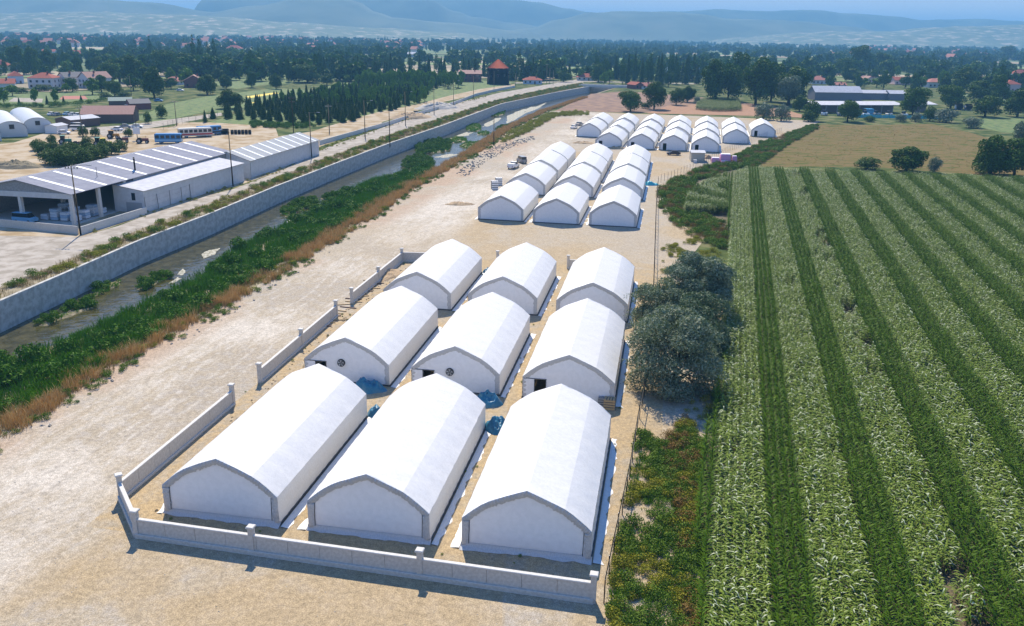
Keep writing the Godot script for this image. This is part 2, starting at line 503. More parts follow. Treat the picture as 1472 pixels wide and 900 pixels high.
	field("nursery_ground", pv([-122.76, -351.69, -91.89, -340.32, -65.08, -373.08, -51.79, -467.61, -18.7, -580.41, -0.73, -686.32, -79.97, -725.31, -128.64, -630.06, -116.81, -494.22, -123.59, -434.85]), 0.018, M.meadow, "green ground of the tree nursery")
	field("corn_ground", pv([12.45, -45.14, 14.99, -59.99, 18.08, -72.19, 26.1, -98.51, 33.88, -130.22, 41.35, -159.85, 38.91, -190, 46.93, -222.73, 61.03, -244.4, 143.71, -234.51]) + pv([150, -225, 62, -48, 46, -30]), 0.035, M.soil, "dark soil under the maize rows")
	field("sports_court", pv([-249.8, -435.09, -231.82, -432.18, -243.28, -455.42, -260.36, -459.08]), 0.05, M.road, "pale court in the park before the white houses")
	field("playground", pv([-233.64, -452.66, -221.46, -457.79, -232.75, -478.48, -243.53, -475.97]), 0.05, M.tile_pink, "pinkish playground surface in the park")
	# patchwork of far fields
	rng.seed = 77
	mb = MB.new()
	var pal := [Color(0.3, 0.24, 0.14), Color(0.12, 0.2, 0.05), Color(0.07, 0.12, 0.03), Color(0.09, 0.13, 0.04), Color(0.17, 0.22, 0.06), Color(0.38, 0.31, 0.2)]
	for i in 520:
		var zf := 560.0 + 3600.0 * pow(rng.randf(), 1.5)
		var xf := zf * rng.randf_range(-0.75, 0.8)
		if zf < 760.0 and xf > -300.0 and xf < 360.0: continue
		var w := rng.randf_range(40, 130) * (0.6 + zf / 2200.0)
		var d := rng.randf_range(14, 50) * (0.7 + zf / 1500.0)
		var b := Basis(Vector3.UP, rng.randf_range(-0.35, 0.2))
		mb.col = pal[rng.randi() % 6] * rng.randf_range(0.75, 1.15)
		var y := 0.06 + 0.004 * i * (1.0 + zf / 2000.0) * 0.2
		var o := Vector3(xf, y, -zf)
		mb.quad(o + b * Vector3(-w, 0, -d), o + b * Vector3(w, 0, -d), o + b * Vector3(w, 0, d), o + b * Vector3(-w, 0, d))
	struct("far_fields", mb.mesh(), vmat(0.95), "patchwork of small fields across the plain")
	# hills in the haze
	hill("hill", pv([-3123.26, 20.37, -2576.68, 57.07, -2214.93, 76.71, -1855.15, 90.65, -1557.41, 89.56, -1230.5, 80.46, -963.19, 64.78, -605.55, 47.58, -306.72, 35.12, 53.24, -5.03]), 3900, 1100, M.hillside, "low slope with fields and village at the left", 1, 0.1)
	hill("hill", pv([-4088.18, 154.68, -3191.26, 168.28, -2654.49, 173.07, -2225.42, 176.22, -1870.74, 154.71, -1552.71, 112.27, -1298.85, 149.93, -1081.64, 193.57, -903.48, 189.57, -821.78, 180.74, -723.56, 128.3, -634.68, 102.54, -369.22, 82.79, -9.2, 47.32, 425.74, -7.88]), 4700, 900, M.forest, "big hazy mountain at the upper left", 2, 0.06)
	hill("hill", pv([-1817.64, 204.46, -1324.77, 215.79, -914.55, 225.86, -513.34, 212.7, -353.75, 149.32, -246.7, 119.82, -11.28, 92.16, 237.46, 60.67, 655.24, -11.86]), 5400, 600, M.forest, "pale mountain flank behind the big left mountain", 3, 0.05)
	hill("hill", pv([-1144.35, 248.14, -485.69, 258.13, -15.35, 247.59, 140.15, 236.67, 348.57, 199.89, 491.11, 175.33, 744.19, 125.53, 1032.44, 66.96, 1515.36, -16.29]), 6200, 700, M.forest, "palest farthest mountain left of the middle", 4, 0.04)
	hill("hill", pv([-547.82, -26.1, -201.36, 23.21, 85.68, 64.06, 218.28, 109.59, 415.08, 148.66, 635.34, 159.2, 833.27, 158.63, 959.85, 146.17, 1159.64, 127.59, 1361.8, 127.07, 1537.76, 122.54, 1754.28, 100.52, 2003.03, 71.65, 2251.53, 49.95, 2607.04, -6.86]), 5000, 900, M.forest, "flat topped hazy hill in the middle", 5, 0.06)
	hill("hill", pv([-204.98, -34.77, 277.03, 64.79, 659.11, 143.7, 1040.34, 190.36, 1455.68, 210.27, 1710.11, 205.1, 2062.89, 219.52, 2237.92, 199.57, 2595.21, 182.36, 2795.82, 158.16, 2938.01, 169.43, 3186.11, 177.76, 3501.56, 159.85, 4122.54, 132.89, 5090.55, 111.16]), 6300, 800, M.forest, "long palest ridge along the right horizon", 6, 0.05)
	hill("hill", pv([670.47, -20.3, 1072.32, 31.09, 1339.78, 54.47, 1520.23, 66.85, 1805.87, 71.23, 1974.56, 89.8, 2208.13, 99.77, 2448.06, 109.81, 2874.84, 122.71, 3551.73, 101.22]), 4400, 1200, M.hillside, "nearer low hill on the right with pale fields", 7, 0.08)

# ---------------------------------------------------------------- tents
var PROFILE := [[0.0, 1.0], [0.15, 0.9], [0.3, 0.79], [0.45, 0.68], [0.585, 0.57], [0.7, 0.44], [0.82, 0.28], [0.92, 0.125], [1.0, 0.0]]
var tent_cache := {}

func arch(W: float, he: float, hr: float) -> Array:      # from left eave over the ridge to right eave
	var o := []
	for i in range(8, 0, -1): o.append(Vector2(-PROFILE[i][0] * W / 2, he + (hr - he) * PROFILE[i][1]))
	for i in 9: o.append(Vector2(PROFILE[i][0] * W / 2, he + (hr - he) * PROFILE[i][1]))
	return o

func tent_meshes(key: String, W: float, L: float, he: float, hr: float, sd: int) -> Dictionary:
	if tent_cache.has(key): return tent_cache[key]
	var d := {}
	var a := arch(W, he, hr)
	var nz := 44
	d.panels = []
	for part in 4:
		var rows := []
		for i in nz + 1:
			var t := i / float(nz)
			var z := 0.12 - (L + 0.24) * t
			var bay := absf(sin(t * PI * 9.0))
			var row := []
			for j in 5:
				var p: Vector2 = a[part * 4 + j]
				var edge := 1.0 if j > 0 and j < 4 else 0.45
				var w := 0.028 * fnoise.get_noise_3d(p.x * 6.0 + sd * 37.0, p.y * 6.0, z * 4.0) + 0.022 * fnoise.get_noise_3d(p.x * 2.0, p.y * 18.0 + sd * 11.0, z * 16.0)
				w -= 0.03 * bay * edge
				var out := Vector2(p.x * 0.35, 1.0).normalized()
				row.append(Vector3(p.x + out.x * w, p.y + out.y * w, z))
			rows.append(row)
		var mb := MB.new()
		mb.grid(rows, true)
		d.panels.append(mb.mesh())
	d.sides = []
	for s in [-1.0, 1.0]:
		var rows := []
		for i in nz + 1:
			var z := 0.12 - (L + 0.24) * i / float(nz)
			var row := []
			for j in 6:
				var y := he - (he - 0.22) * j / 5.0
				var w := 0.05 * sin(j / 5.0 * PI) * fnoise.get_noise_3d(z * 5.0, y * 6.0, sd * 13.0 + s) + 0.02 * sin(z * 9.0) * (j / 5.0)
				row.append(Vector3(s * (W / 2 + w), y, z))
			rows.append(row)
		var mb := MB.new()
		mb.grid(rows, s > 0)
		d.sides.append(mb.mesh())
	for kind in ["front", "door"]:
		var o := PackedVector2Array()
		o.append(Vector2(-W / 2, 0.2))
		for p in a: o.append(p)
		o.append(Vector2(W / 2, 0.2))
		if kind == "door":
			var x0 := -W / 2 + 1.25
			o.append(Vector2(x0 + 1.15, 0.2)); o.append(Vector2(x0 + 1.15, 2.25)); o.append(Vector2(x0, 2.25)); o.append(Vector2(x0, 0.2))
		var mb := MB.new()
		mb.prism(o, -0.06, 0.0)
		d[kind] = mb.mesh()
	# hem of gathered cloth round the front edge
	var mb := MB.new()
	var rows := []
	var path := [Vector2(-W / 2, 0.25), Vector2(-W / 2, he * 0.6)]
	for i in a.size(): path.append(a[i])
	path.append(Vector2(W / 2, he * 0.6)); path.append(Vector2(W / 2, 0.25))
	var fine := []
	for i in path.size() - 1:
		for k in 5: fine.append(path[i].lerp(path[i + 1], k / 5.0))
	fine.append(path[-1])
	for i in fine.size():
		var p: Vector2 = fine[i]
		var c := Vector2(0, he * 0.35)
		var inw := (c - p).normalized() if p.y > he else Vector2(-signf(p.x), 0)
		if p.y > he: inw = (inw + Vector2(0, -0.6)).normalized()
		var wob := (0.15 if i % 2 else -0.04) * (0.45 + 0.9 * absf(fnoise.get_noise_1d(i * 17.0 + sd * 50.0)))
		var q := p + inw * (0.5 + 0.1 * fnoise.get_noise_1d(i * 6.0 + sd * 9.0))
		rows.append([Vector3(p.x, p.y, 0.13), Vector3(p.x + inw.x * 0.06, p.y + inw.y * 0.06, 0.16 + wob), Vector3(lerpf(p.x, q.x, 0.6), lerpf(p.y, q.y, 0.6), 0.13 + wob), Vector3(q.x, q.y, 0.04 + wob * 0.5)])
	mb.grid(rows)
	d.hem = mb.mesh()
	# lacing cords
	mb = MB.new()
	mb.tube([Vector3(-0.05, 0.25, 0.06), Vector3(-0.02, 1.2, 0.075), Vector3(0, he - 0.15, 0.06)], [0.02, 0.02, 0.02], 4)
	d.cord = mb.mesh()
	# clamping batten at the foot of each wall
	mb = MB.new()
	for s in [-1.0, 1.0]: mb.box(Vector3(s * (W / 2 + 0.02), 0.11, -L / 2), Vector3(0.14, 0.22, L + 0.1))
	mb.box(Vector3(0, 0.09, 0.0), Vector3(W - 0.2, 0.18, 0.12)); mb.box(Vector3(0, 0.09, -L), Vector3(W - 0.2, 0.18, 0.12))
	d.batten = mb.mesh()
	# spare cloth lying along the foot of a side wall
	for s in [-1.0, 1.0]:
		rows = []
		for i in 60:
			var z := 0.35 - (L + 0.5) * i / 59.0
			var wd := 0.55 + 0.3 * fnoise.get_noise_2d(z * 4.0, sd * 20.0 + s * 7.0)
			rows.append([Vector3(s * (W / 2 + 0.16), 0.06, z), Vector3(s * (W / 2 + 0.2), 0.12, z), Vector3(s * (W / 2 + 0.2 + wd * 0.4), 0.1 + 0.05 * fnoise.get_noise_2d(z * 9.0, 3.0), z), Vector3(s * (W / 2 + 0.2 + wd), 0.05, z + 0.1 * fnoise.get_noise_2d(z * 7.0, 9.0))])
		mb = MB.new()
		mb.grid(rows, s < 0)
		d["tarp%d" % int(s)] = mb.mesh()
	rows = []
	for i in 40:
		var x := -W / 2 - 0.1 + (W + 0.2) * i / 39.0
		var wd := 0.3 + 0.22 * fnoise.get_noise_2d(x * 4.0, sd * 31.0)
		rows.append([Vector3(x, 0.42, 0.05), Vector3(x, 0.2, 0.12), Vector3(x, 0.14 + 0.08 * fnoise.get_noise_2d(x * 11.0, 5.0), 0.12 + wd * 0.5), Vector3(x, 0.05, 0.12 + wd)])
	mb = MB.new()
	mb.grid(rows, true)
	d.fronttarp = mb.mesh()
	tent_cache[key] = d
	return d

# where: middle of the front edge on the ground; yaw clockwise from straight ahead
func tent(where: Vector3, yaw: float, size: String, label: String, group: String, opts := []) -> Node3D:
	var dims: Array = {"a": [9.45, 19.8, 2.48, 5.22], "d": [9.3, 19.6, 2.5, 5.15], "e": [9.0, 21.0, 2.5, 5.2]}[size]
	var W: float = dims[0]; var L: float = dims[1]; var he: float = dims[2]; var hr: float = dims[3]
	if "short" in opts: L = 22.0
	var v: int = (int(taken.get("storage_tent", -1)) + 1) % 3
	var d := tent_meshes("%s%d%.0f" % [size, v, L], W, L, he, hr, v + (0 if size == "a" else 5))
	var o := thing("storage_tent", label, "tent", where, -yaw, group)
	for k in 4: mi("roof_panel", d.panels[k], M.canvas, o)
	for k in 2: mi("side_wall", d.sides[k], M.canvas_side, o)
	var door: bool = "door" in opts or "dark_door" in opts
	mi("front_wall", d.door if door else d.front, M.canvas_wall, o)
	var rear := mi("rear_wall", d.front, M.canvas_wall, o)
	rear.position.z = -L
	mi("base_batten", d.batten, M.dark_edge, o)
	if "hem" in opts:
		mi("front_hem", d.hem, M.canvas_grey, o)
		for s in [-1.0, 1.0]:
			var lc := mi("lacing_cord", d.cord, M.dark_edge, o)
			lc.position.x = s * (W / 2 - 0.55)
		mi("front_tarp", d.fronttarp, M.canvas_grey, o)
	else:
		var h := mi("front_hem", d.hem, M.canvas_grey, o)
		h.scale = Vector3(1, 1, 0.5)
	if "bare" not in opts:
		mi("ground_tarp", d["tarp1"], M.canvas, o)
		if "both" in opts: mi("ground_tarp", d["tarp-1"], M.canvas, o)
	if "door" in opts:
		var mb := MB.new()
		mb.box(Vector3(0, 0, 0), Vector3(1.12, 2.02, 0.05))
		var leaf := mi("door", mb.mesh(), M.canvas_wall, o)
		leaf.position = Vector3(-W / 2 + 0.66, 1.25, 0.05)
		mb = MB.new()
		mb.box(Vector3(0, 1.07, 0), Vector3(2.5, 0.05, 0.05)); mb.box(Vector3(-0.02, 0, 0), Vector3(0.05, 2.1, 0.05)); mb.box(Vector3(1.18, 0, 0), Vector3(0.05, 2.1, 0.05)); mb.box(Vector3(-1.2, 0, 0), Vector3(0.05, 2.1, 0.05))
		var fr := mi("door_frame", mb.mesh(), M.dark_edge, o)
		fr.position = Vector3(-W / 2 + 1.25, 1.25, 0.06)
	if "fan" in opts:
		var mb := MB.new()
		mb.tube([Vector3(0, 0, -0.05), Vector3(0, 0, 0.16)], [0.42, 0.42], 18)
		var ring := mi("fan_housing", mb.mesh(), M.dark_edge, o)
		ring.position = Vector3(-W / 2 + 4.15, 2.3, 0.02)
		mb = MB.new()
		for k in 5:
			var t := TAU * k / 5.0
			mb.quad(Vector3(cos(t), sin(t), 0) * 0.07, Vector3(cos(t), sin(t), 0) * 0.36, Vector3(cos(t + 0.6), sin(t + 0.6), 0.1) * 0.36, Vector3(cos(t + 0.6), sin(t + 0.6), 0.1) * 0.07)
		var bl := mi("fan_blades", mb.mesh(), M.steel, ring)
		bl.position.z = 0.17
	return o

func tents() -> void:
	var col := ["left", "middle", "right"]
	var A := [[Vector3(-22.08, 0, -58.28), Vector3(-10.44, 0, -56.28), Vector3(1.27, 0, -54.23)], [Vector3(-17.53, 0, -85.6), Vector3(-5.81, 0, -83.5), Vector3(5.86, 0, -81.5)], [Vector3(-12.93, 0, -112.2), Vector3(-1.3, 0, -110.6), Vector3(10.49, 0, -108.3)]]
	var rowname := ["first row behind the low front wall", "second row, with a doorway", "third row behind the front wall"]
	for r in 3:
		for k in 3:
			var op: Array = [["hem", "both"], ["door", "fan"] if k < 2 else ["door"], []][r]
			tent(A[r][k], 0.172, "a", "white arched storage tent, %s of the %s" % [col[k], rowname[r]], "tents of the nearest block", op)
	var D := [[-2.6, 170.9], [8.4, 168.7], [19.5, 166.9]]
	var steps := [0.0, 30.2, 53.3, 74.1]
	var rn := ["front row", "second row", "third row", "back row"]
	var yd := 0.1763
	for r in 4:
		for k in 3:
			var s: float = steps[r]
			tent(Vector3(D[k][0] + sin(yd) * s, 0, -D[k][1] - cos(yd) * s), yd, "d", "white arched storage tent, %s one in the %s of the middle block" % [col[k], rn[r]], "tents of the middle block", ["both"] if r == 0 else [])
	var E := [[[27.1, 321.5], [32.3, 347.2]], [[31.3, 291.1], [37.0, 317.5], [42.9, 346.4]], [[41.7, 288.7], [47.4, 315.2], [53.2, 344.1]], [[51.9, 286.3], [58.2, 314.2], [63.5, 340.7]], [[62.0, 283.9], [67.9, 310.7], [73.7, 338.2]], [[77.9, 308.5], [83.8, 335.5]], [[93.8, 331.3]]]
	var ord := ["first", "second", "third", "fourth", "fifth", "sixth", "last"]
	for k in 7:
		for r in E[k].size():
			var where := ["front", "next", "rearmost"]
			var op := ["both"]
			if r == 0 and k in [1, 2, 3, 4, 6]: op.append("dark_door")
			var lab := "small looking white arched tent, %s in the %s column from the left, farthest block" % [where[r], ord[k]]
			if k == 6: lab = "lone white arched tent with dark doorway at the right end of the farthest block"
			tent(Vector3(E[k][r][0], 0, -E[k][r][1]), 0.209, "e", lab, "tents of the farthest block", op)

# ---------------------------------------------------------------- walls and fences
func wall_run(called: String, label: String, a: Vector3, b: Vector3, h: float, thick: float, plen: float, m: Material, coping: bool, footing: float, cat := "wall", group := "") -> Node3D:
	var d := b - a
	var len := d.length()
	var o := thing(called, label, cat, a, atan2(-d.z, d.x), group)
	var n: int = max(1, int(round(len / plen)))
	var w := len / n
	var mb := MB.new()
	mb.cbox(Vector3(0, h / 2, 0), Vector3(w - 0.025, h, thick), 0.02)
	var pm := mb.mesh()
	for i in n:
		var p := mi("wall_panel", pm, m, o)
		p.position = Vector3((i + 0.5) * w, 0, 0.006 * sin(i * 2.3))
	if coping:
		mb = MB.new()
		mb.cbox(Vector3(len / 2, h + 0.045, 0), Vector3(len, 0.085, thick + 0.1), 0.03)
		mi("coping", mb.mesh(), M.concrete_light, o)
	if footing > 0.0:
		mb = MB.new()
		mb.cbox(Vector3(len / 2, footing / 2, 0), Vector3(len + 0.1, footing, thick + 0.34), 0.04)
		mi("footing", mb.mesh(), m, o)
	return o

func pillar(o: Node3D, x: float, h: float) -> void:
	var mb := MB.new()
	mb.cbox(Vector3(0, h / 2, 0), Vector3(0.38, h, 0.38), 0.02)
	var p := mi("pillar", mb.mesh(), M.concrete, o)
	p.position.x = x
	mb = MB.new()
	mb.cbox(Vector3(0, h + 0.07, 0), Vector3(0.56, 0.14, 0.56), 0.04)
	mi("cap", mb.mesh(), M.concrete_light, p)

func walls() -> void:
	var fl := Vector3(-27.5, 0, -55.6); var fr := Vector3(5.7, 0, -48.7); var ll := Vector3(-31.0, 0, -60.9)
	var o := wall_run("concrete_wall", "long low grey concrete wall with pillars in front of the nearest tents", fl, fr, 1.5, 0.22, 2.4, M.concrete, true, 0.4)
	for t in [0.0, 9.3, 21.9, 33.9]: pillar(o, t, 2.15)
	o = wall_run("concrete_wall", "short slanting concrete wall closing the near left corner", ll, fl, 1.5, 0.22, 2.0, M.concrete, true, 0.4)
	pillar(o, 0, 2.15)
	o = wall_run("concrete_wall", "low concrete wall left of the first row of tents", ll, Vector3(-27.9, 0, -79.5), 1.5, 0.22, 2.4, M.concrete, true, 0.25)
	pillar(o, 18.85, 2.15)
	o = wall_run("concrete_wall", "low concrete wall left of the second row, between two gaps", Vector3(-26.8, 0, -85.3), Vector3(-23.2, 0, -108.1), 1.5, 0.22, 2.4, M.concrete, true, 0.25)
	for t in [0.0, 11.4, 23.08]: pillar(o, t, 2.15)
	o = wall_run("concrete_wall", "low concrete wall left of the third row of tents", Vector3(-22.2, 0, -114), Vector3(-18.2, 0, -137.2), 1.5, 0.22, 2.4, M.concrete, true, 0.25)
	for t in [0.0, 11.6, 23.54]: pillar(o, t, 2.15)
	o = wall_run("concrete_wall", "concrete wall running behind the far left tent of the third row", Vector3(-18.0, 0, -137.3), Vector3(-7.0, 0, -137.0), 1.5, 0.22, 2.4, M.concrete, true, 0.25)
	o = wall_run("concrete_wall", "stub of concrete wall behind the middle tent of the third row", Vector3(-2.5, 0, -136.5), Vector3(4.5, 0, -135.2), 1.5, 0.22, 2.4, M.concrete, true, 0.25)
	pillar(o, 0, 2.15)
	o = wall_run("concrete_wall", "stub of concrete wall behind the right tent of the third row", Vector3(8.9, 0, -134.3), Vector3(16.0, 0, -133.0), 1.5, 0.22, 2.4, M.concrete, true, 0.25)
	pillar(o, 0, 2.15)
	# retaining wall of the river, panel by panel
	o = thing("river_wall", "tall grey concrete retaining wall along the far river bank", "wall", Vector3.ZERO)
	var mb := MB.new()
	mb.cbox(Vector3(0, -2.15, 0), Vector3(5.97, 4.9, 0.5), 0.04)
	var pm := mb.mesh()
	var pm2 := MB.new()
	pm2.cbox(Vector3(0, -2.15, 0), Vector3(12.1, 4.9, 0.5), 0.04)
	var far := pm2.mesh()
	var z := 40.0
	var x := along(LZ, LX, z)
	while z < 640.0:
		var st := 6.0 if z < 420.0 else 12.1
		var sl := (along(LZ, LX, z + st) - along(LZ, LX, z)) / st
		var dz := st / sqrt(1 + sl * sl)
		var z2 := z + dz
		var x2 := along(LZ, LX, z2)
		var p := mi("wall_panel", pm if st < 7.0 else far, M.concrete_old, o)
		p.position = Vector3((x + x2) / 2 - 0.2, 0.02 * sin(z), -(z + z2) / 2)
		p.rotation.y = atan2(z2 - z, x2 - x)
		z = z2; x = x2
	# low wall along the far side of the road
	o = thing("roadside_wall", "low white concrete wall along the far side of the road", "wall", Vector3.ZERO)
	var rp := pv([-64.02, -286.07, -59.18, -309.64, -50.5, -353.29, -43.99, -396.28, -32.34, -457.68, -23.57, -527.03, -14.28, -567.52, -0.59, -615.36])
	for i in rp.size() - 1:
		var d := rp[i + 1] - rp[i]
		var n := int(round(d.length() / 6.0))
		mb = MB.new()
		mb.cbox(Vector3(0, 0.75, 0), Vector3(d.length() / n - 0.03, 1.5, 0.25), 0.03)
		pm = mb.mesh()
		for k in n:
			var q := rp[i] + d * ((k + 0.5) / n)
			var p := mi("wall_panel", pm, M.concrete_light, o)
			p.position = Vector3(q.x, 0, q.y)
			p.rotation.y = atan2(-d.y, d.x)
	# low wall round the work yard
	wall_run("yard_wall", "low grey concrete wall before the open shed", Vector3(-102.51, 0, -160.07), Vector3(-78.88, 0, -152.9), 1.5, 0.2, 4.2, M.concrete, false, 0.0)
	wall_run("yard_wall", "pale concrete wall from the lamp pole to the annex", Vector3(-78.25, 0, -152.37), Vector3(-74.13, 0, -171.59), 1.5, 0.2, 4.2, M.concrete_light, false, 0.0)
	# wire fences
	wire_fence("wire_fence", "wire fence with steel posts between the near tents and the weeds", pv([6.42, -48.59, 7.65, -54.07, 10.22, -65.41, 12.14, -74.9, 15.73, -91.21, 20.75, -121.86, 31.05, -186.15, 36.72, -219.58]), 3.0, 1.9, true)
	wire_fence("wire_fence", "row of pale fence posts beside the farthest tents", pv([37.79, -221.84, 51.52, -245.99, 71.3, -287.94, 86.99, -317.01, 106.72, -349.87]), 2.6, 2.0, false)
	wire_fence("wire_fence", "mesh fence with posts along the annex wall", pv([-74.83, -172.95, -72.04, -185.37, -70.08, -201.34, -67.43, -220.17]), 4.0, 3.2, false)
	wire_fence("wire_fence", "pale mesh fence beside the parked red and white bus", pv([-130.24, -324.34, -130.83, -344.83, -127.48, -365.58, -126.46, -385]), 5.0, 2.5, false)

func wire_fence(called: String, label: String, line: PackedVector2Array, gap: float, h: float, rail: bool) -> void:
	var o := thing(called, label, "fence", Vector3.ZERO)
	var mb := MB.new()
	mb.tube([Vector3(0, 0, 0), Vector3(0, h, 0)], [0.045, 0.045], 6)
	var pm := mb.mesh()
	var wires := MB.new()
	for i in line.size() - 1:
		var d := line[i + 1] - line[i]
		var n: int = max(1, int(round(d.length() / gap)))
		for k in n:
			var q := line[i] + d * (k / float(n))
			var p := mi("post", pm, M.steel, o)
			p.position = Vector3(q.x, 0, q.y)
			p.rotation = Vector3(0.03 * sin(k * 3.1), 0, 0.03 * sin(k * 1.7))
		var a := Vector3(line[i].x, 0, line[i].y)
		var b := Vector3(line[i + 1].x, 0, line[i + 1].y)
		for t in ([0.25, 0.6, 0.95] if rail else [0.05, 0.35, 0.65, 0.95]):
			wires.tube([a + Vector3.UP * h * t, b + Vector3.UP * h * t], [0.008, 0.008], 3, false)
		if rail: wires.tube([a + Vector3.UP * h, b + Vector3.UP * h], [0.045, 0.045], 5, false)
	mi("wire", wires.mesh(), M.steel, o)

# ---------------------------------------------------------------- plants
var protos := {}

func trunk_mesh(top: float, r: float, limbs: int, spread: float) -> ArrayMesh:
	var mb := MB.new()
	mb.tube([Vector3.ZERO, Vector3(0.01, top * 0.5, 0.01), Vector3(0, top, 0)], [r, r * 0.75, r * 0.4], 6)
	for k in limbs:
		var t := TAU * k / limbs + 0.4
		var s := top * rng.randf_range(0.55, 0.95)
		mb.tube([Vector3(0, s, 0), Vector3(cos(t) * spread * 0.5, s + 0.12, sin(t) * spread * 0.5), Vector3(cos(t) * spread, s + 0.3, sin(t) * spread)], [r * 0.45, r * 0.3, r * 0.12], 4)
	return mb.mesh()

# unit trees: height 1, crown about 1 wide
func make_protos() -> void:
	rng.seed = 5
	var dk := Color(0.036, 0.08, 0.014); var md := Color(0.085, 0.155, 0.028); var lt := Color(0.12, 0.20, 0.04)
	for spec in [["round", 1300, 0.055], ["roundbig", 6500, 0.026], ["far", 420, 0.1]]:
		for v in 4:
			var lobes := []
			var nl := 9 + v
			for k in nl:
				var t := TAU * k / nl + rng.randf()
				var q := rng.randf_range(0.14, 0.32)
				lobes.append([Vector3(cos(t) * q, rng.randf_range(0.22, 0.76), sin(t) * q), Vector3(0.21, 0.18, 0.21) * rng.randf_range(0.75, 1.2)])
			lobes.append([Vector3(rng.randf_range(-0.08, 0.08), 0.84, rng.randf_range(-0.08, 0.08)), Vector3(0.17, 0.15, 0.17)])
			lobes.append([Vector3(0, 0.45, 0), Vector3(0.34, 0.33, 0.34)])
			var mb := MB.new()
			leaves(mb, lobes, spec[1], spec[2], dk if v % 2 == 0 else dk.lerp(md, 0.4), md if v < 3 else lt.lerp(md, 0.5))
			protos[spec[0] + str(v)] = [mb.mesh(), trunk_mesh(0.36, 0.035, 4, 0.2)]
	for v in 2:      # pale, light green foliage
		var lobes := []
		for k in 8:
			var t := TAU * k / 8.0
			lobes.append([Vector3(cos(t) * 0.2, rng.randf_range(0.35, 0.75), sin(t) * 0.2), Vector3(0.2, 0.18, 0.2) * rng.randf_range(0.8, 1.2)])
		lobes.append([Vector3(0, 0.8, 0), Vector3(0.17, 0.18, 0.17)])
		var mb := MB.new()
		leaves(mb, lobes, 1100, 0.05, Color(0.08, 0.16, 0.015), Color(0.17, 0.28, 0.04))
		protos["light" + str(v)] = [mb.mesh(), trunk_mesh(0.45, 0.03, 3, 0.15)]
	for v in 3:      # poplar: tall column
		var lobes := []
		for k in 9:
			var y := 0.14 + 0.84 * k / 8.5
			var r := 0.42 * sin(clampf(0.25 + y * 0.72, 0, 1) * PI) + 0.06
			lobes.append([Vector3(rng.randf_range(-0.1, 0.1), y, rng.randf_range(-0.1, 0.1)), Vector3(r, 0.1, r)])
		var mb := MB.new()
		leaves(mb, lobes, 900, 0.05, dk * 0.9, md * 0.9, 0.6)
		protos["poplar" + str(v)] = [mb.mesh(), trunk_mesh(0.3, 0.05, 0, 0)]
	for v in 3:      # conifer: narrow cone in ragged tiers
		var mb := MB.new()
		for i in 900:
			var y := 0.05 + 0.95 * pow(rng.randf(), 1.25)
			var r := (1.03 - y) * 0.5 * (0.72 + 0.28 * sin(y * 45.0 + v)) * rng.randf_range(0.55, 1.05)
			var t := rng.randf() * TAU
			var out := Vector3(cos(t), 0, sin(t))
			var p := out * r + Vector3.UP * y
			mb.col = (dk * 0.85).lerp(md * 0.85, rng.randf())
			var side := Vector3(-out.z, rng.randf_range(-0.3, 0.3), out.x) * 0.05
			mb.tri(p - side - out * 0.03, p + side - out * 0.03, p + out * 0.11 - Vector3.UP * 0.05)
			mb.tri(p - side, p + Vector3.UP * 0.07, p + side)
		protos["conifer" + str(v)] = [mb.mesh(), trunk_mesh(0.5, 0.04, 0, 0)]
	for v in 3:      # bush down to the ground
		var lobes := []
		for k in 7:
			var t := TAU * k / 7.0 + rng.randf()
			lobes.append([Vector3(cos(t) * 0.24, rng.randf_range(0.14, 0.58), sin(t) * 0.26), Vector3(0.25, 0.26, 0.25) * rng.randf_range(0.8, 1.15)])
		lobes.append([Vector3(0, 0.6, 0), Vector3(0.3, 0.34, 0.3)])
		var mb := MB.new()
		var ca: Color = [dk, Color(0.10, 0.135, 0.085), md][v]
		var cb: Color = [md, Color(0.19, 0.24, 0.16), lt][v]
		leaves(mb, lobes, 2600, 0.035, ca, cb, 0.6)
		protos["bush" + str(v)] = [mb.mesh(), trunk_mesh(0.3, 0.04, 3, 0.1)]
	for v in 2:      # grey-green willow
		var lobes := []
		for k in 11:
			var t := TAU * k / 11.0 + rng.randf()
			var q := rng.randf_range(0.12, 0.33)
			lobes.append([Vector3(cos(t) * q, rng.randf_range(0.3, 0.8), sin(t) * q), Vector3(0.17, 0.17, 0.17) * rng.randf_range(0.8, 1.2)])
		lobes.append([Vector3(0, 0.6, 0), Vector3(0.3, 0.3, 0.3)])
		var mb := MB.new()
		leaves(mb, lobes, 5200, 0.028, Color(0.085, 0.125, 0.075), Color(0.17, 0.225, 0.14), 0.4, 0.3)
		protos["willow" + str(v)] = [mb.mesh(), trunk_mesh(0.4, 0.04, 5, 0.2)]

func tree(kind: String, where: Vector3, h: float, w: float, label: String, group: String, called := "tree", cat := "tree") -> Node3D:
	var nv: int = {"round": 4, "roundbig": 4, "light": 2, "poplar": 3, "conifer": 3, "bush": 1, "willow": 2, "greybush": 1, "litebush": 1}[kind]
	var key := kind + str(rng.randi() % nv)
	if kind == "bush": key = "bush0"
	if kind == "greybush": key = "bush1"
	if kind == "litebush": key = "bush2"
	var p: Array = protos[key]
	var o := thing(called, label, cat, where, rng.randf() * TAU, group)
	var c := mi("crown", p[0], M.leaf_grey if kind in ["willow", "greybush"] else M.leaf, o)
	c.scale = Vector3(w, h, w)
	var t := mi("trunk", p[1], M.bark, o)
	t.scale = Vector3(w if kind != "poplar" else w * 0.8, h, w)
	return o

